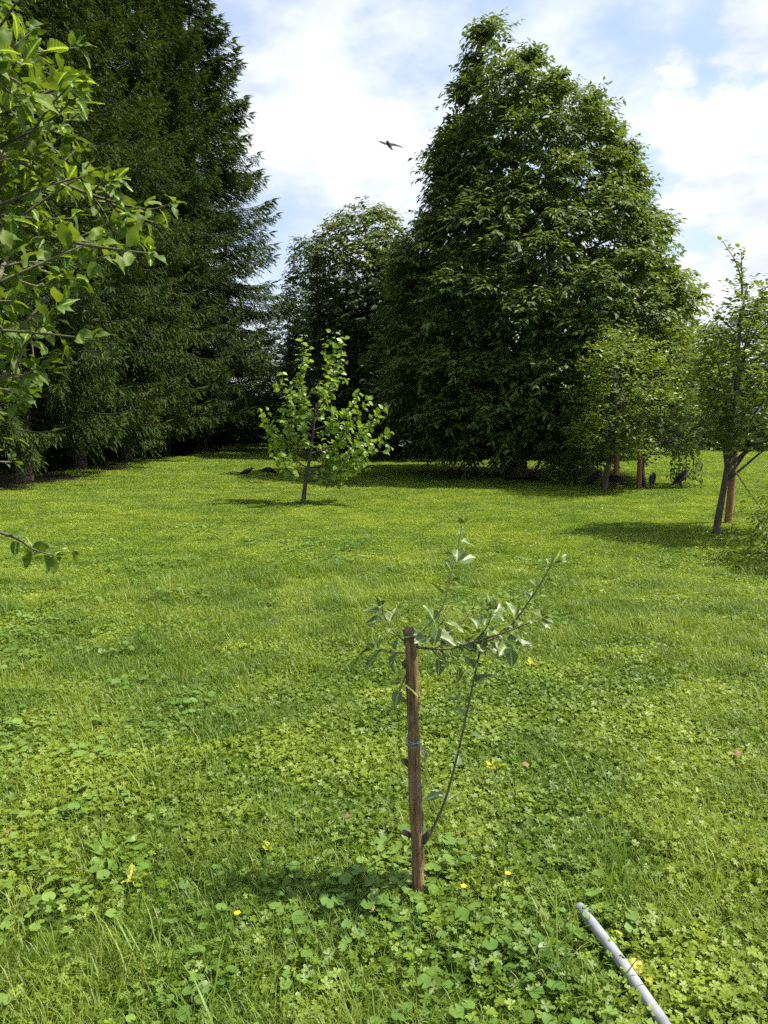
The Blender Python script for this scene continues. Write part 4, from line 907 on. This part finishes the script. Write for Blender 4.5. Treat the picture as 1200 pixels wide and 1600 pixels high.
def scatter(name, label, pts, sc, zs, meshes, seed, group=None):
    """one object: points that carry small plant clumps"""
    rg = np.random.default_rng(seed); k = rg.random(len(pts)) < bare(pts); pts = pts[k]; sc = sc[k]
    d = np.abs((pts - p0[:2]) @ np.array([-dr[1], dr[0]])); al = (pts - p0[:2]) @ dr[:2]; kk = ~((d < .10) & (al > -.04)); pts = pts[kk]; sc = sc[kk]
    me = bpy.data.meshes.new(name); me.from_pydata(np.column_stack([pts, gz(pts[:, 0], pts[:, 1])]).tolist(), [], [])
    for nm, val in (('isc', sc), ('irot', rg.uniform(0, 6.283, len(pts)))):
        a = me.attributes.new(nm, 'FLOAT', 'POINT'); a.data.foreach_set('value', np.asarray(val, np.float32))
    a = me.attributes.new('ipick', 'INT', 'POINT'); a.data.foreach_set('value', rg.integers(0, len(meshes), len(pts)).astype(np.int32))
    src = bpy.data.collections.new(name + '_clumps')
    for q, m_ in enumerate(meshes): src.objects.link(bpy.data.objects.new('%s_clump_%02d' % (name, q), m_))
    o = link(name, me); tag(o, label, kind='stuff')
    ng = bpy.data.node_groups.new(name + '_scatter', 'GeometryNodeTree')
    ng.interface.new_socket('Geometry', in_out='INPUT', socket_type='NodeSocketGeometry'); ng.interface.new_socket('Geometry', in_out='OUTPUT', socket_type='NodeSocketGeometry')
    N = ng.nodes.new; Lk = ng.links.new; gi = N('NodeGroupInput'); go = N('NodeGroupOutput'); ip = N('GeometryNodeInstanceOnPoints'); ci = N('GeometryNodeCollectionInfo')
    ci.inputs['Collection'].default_value = src; ci.inputs['Separate Children'].default_value = True; ci.inputs['Reset Children'].default_value = True
    def attr(nm, tp):
        n_ = N('GeometryNodeInputNamedAttribute'); n_.data_type = tp; n_.inputs['Name'].default_value = nm; return next(s for s in n_.outputs if s.enabled)
    cr = N('ShaderNodeCombineXYZ'); Lk(attr('irot', 'FLOAT'), cr.inputs[2]); cs = N('ShaderNodeCombineXYZ'); s_ = attr('isc', 'FLOAT')
    mz = N('ShaderNodeMath'); mz.operation = 'MULTIPLY'; Lk(s_, mz.inputs[0]); mz.inputs[1].default_value = zs
    Lk(s_, cs.inputs[0]); Lk(s_, cs.inputs[1]); Lk(mz.outputs[0], cs.inputs[2])
    er = N('FunctionNodeEulerToRotation'); Lk(cr.outputs[0], er.inputs[0])
    Lk(gi.outputs[0], ip.inputs['Points']); Lk(ci.outputs[0], ip.inputs['Instance']); ip.inputs['Pick Instance'].default_value = True
    Lk(attr('ipick', 'INT'), ip.inputs['Instance Index']); Lk(er.outputs[0], ip.inputs['Rotation']); Lk(cs.outputs[0], ip.inputs['Scale']); Lk(ip.outputs[0], go.inputs[0])
    md = o.modifiers.new('scatter', 'NODES'); md.node_group = ng
    return o
rg = np.random.default_rng(5)
def pick(pts, f, lo, hi): return pts[np.random.default_rng(len(pts)).random(len(pts)) < np.clip((f(pts) - lo) / (hi - lo), 0, 1)]
def fade(p, y0, y1, sgn): return p[np.random.default_rng(len(p) + 3).random(len(p)) < np.clip((p[:, 1] - y0) / (y1 - y0) if sgn > 0 else (y1 - p[:, 1]) / (y1 - y0), 0, 1)]
near_p = fade(np.vstack([density_area(.9, 4.2, 1500, 1), density_area(4.2, 11.0, 7500, 2)]), 4.5, 9.5, -1)
def psc(p, a, b): return (0.7 + .6 * np.random.default_rng(len(p)).random(len(p))) * np.interp(p[:, 1], [3, 9], [a, b])
pc = pick(near_p, lambda p: n1(p) + .25, -.6, .3)
scatter('cinquefoil', 'low five leaved ground cover spread through the near lawn', pc, np.interp(pc[:, 1], [1.5, 4, 11], [1.12, .88, .85]) * psc(pc, 1, 1), 1.0, [clump_cinq(s) for s in range(5)], 21)
pr_ = pick(fade(density_area(.9, 11.0, 7500, 3), 6.0, 11.0, -1), n2, .05, .9); pr_ = np.vstack([pr_, KB[:2] + np.random.default_rng(1).normal(0, .22, (34, 2)) + [-.1, .02]])
scatter('round_leaved_weeds', 'round leaved weeds mixed into the near lawn', pr_, psc(pr_, 1.0, 1.0), 1.0, [clump_round(s) for s in range(5)], 22)
pg = pick(fade(np.vstack([density_area(.9, 4.2, 1150, 4), density_area(4.2, 11.0, 5600, 5)]), 4.0, 8.5, -1), lambda p: .5 - n1(p), -.6, .5)
scatter('short_grass', 'short fine grass blades of the near lawn', pg, psc(pg, 1.0, 1.25), .85, [clump_grass(s) for s in range(5)], 23)
pl = pick(density_area(1.0, 7.0, 900, 6), n3, .25, .8); pl = np.vstack([pl, np.array([gpt(x, y)[:2] for x, y in ((880, 1560), (915, 1590), (850, 1530), (940, 1600), (1150, 1330), (1175, 1370), (1120, 1340), (190, 1560), (230, 1500), (260, 1540), (880, 1480), (960, 1420), (430, 1330), (700, 1070), (620, 1130))])])
scatter('long_grass', 'taller arching grass tufts in the near lawn', pl, psc(pl, 1.0, 1.0), 1.0, [clump_grass(s + 30, .05, 16, .19, .0042, 'grass', .75) for s in range(4)], 24)
pf = np.vstack([fade(density_area(3.2, 16, 9800, 7), 3.2, 7.5, 1), density_area(16, 30, 7000, 8), density_area(30, 50, 5500, 9, .66)])
sf = (0.8 + .4 * np.random.default_rng(2).random(len(pf))) * np.interp(pf[:, 1], [4, 8, 16, 30, 50], [.6, .8, 1.2, 1.9, 2.6])
scatter('far_grass', 'sunlit short grass and clover of the farther lawn', pf, sf, .75, [clump_far(s) for s in range(6)], 25)
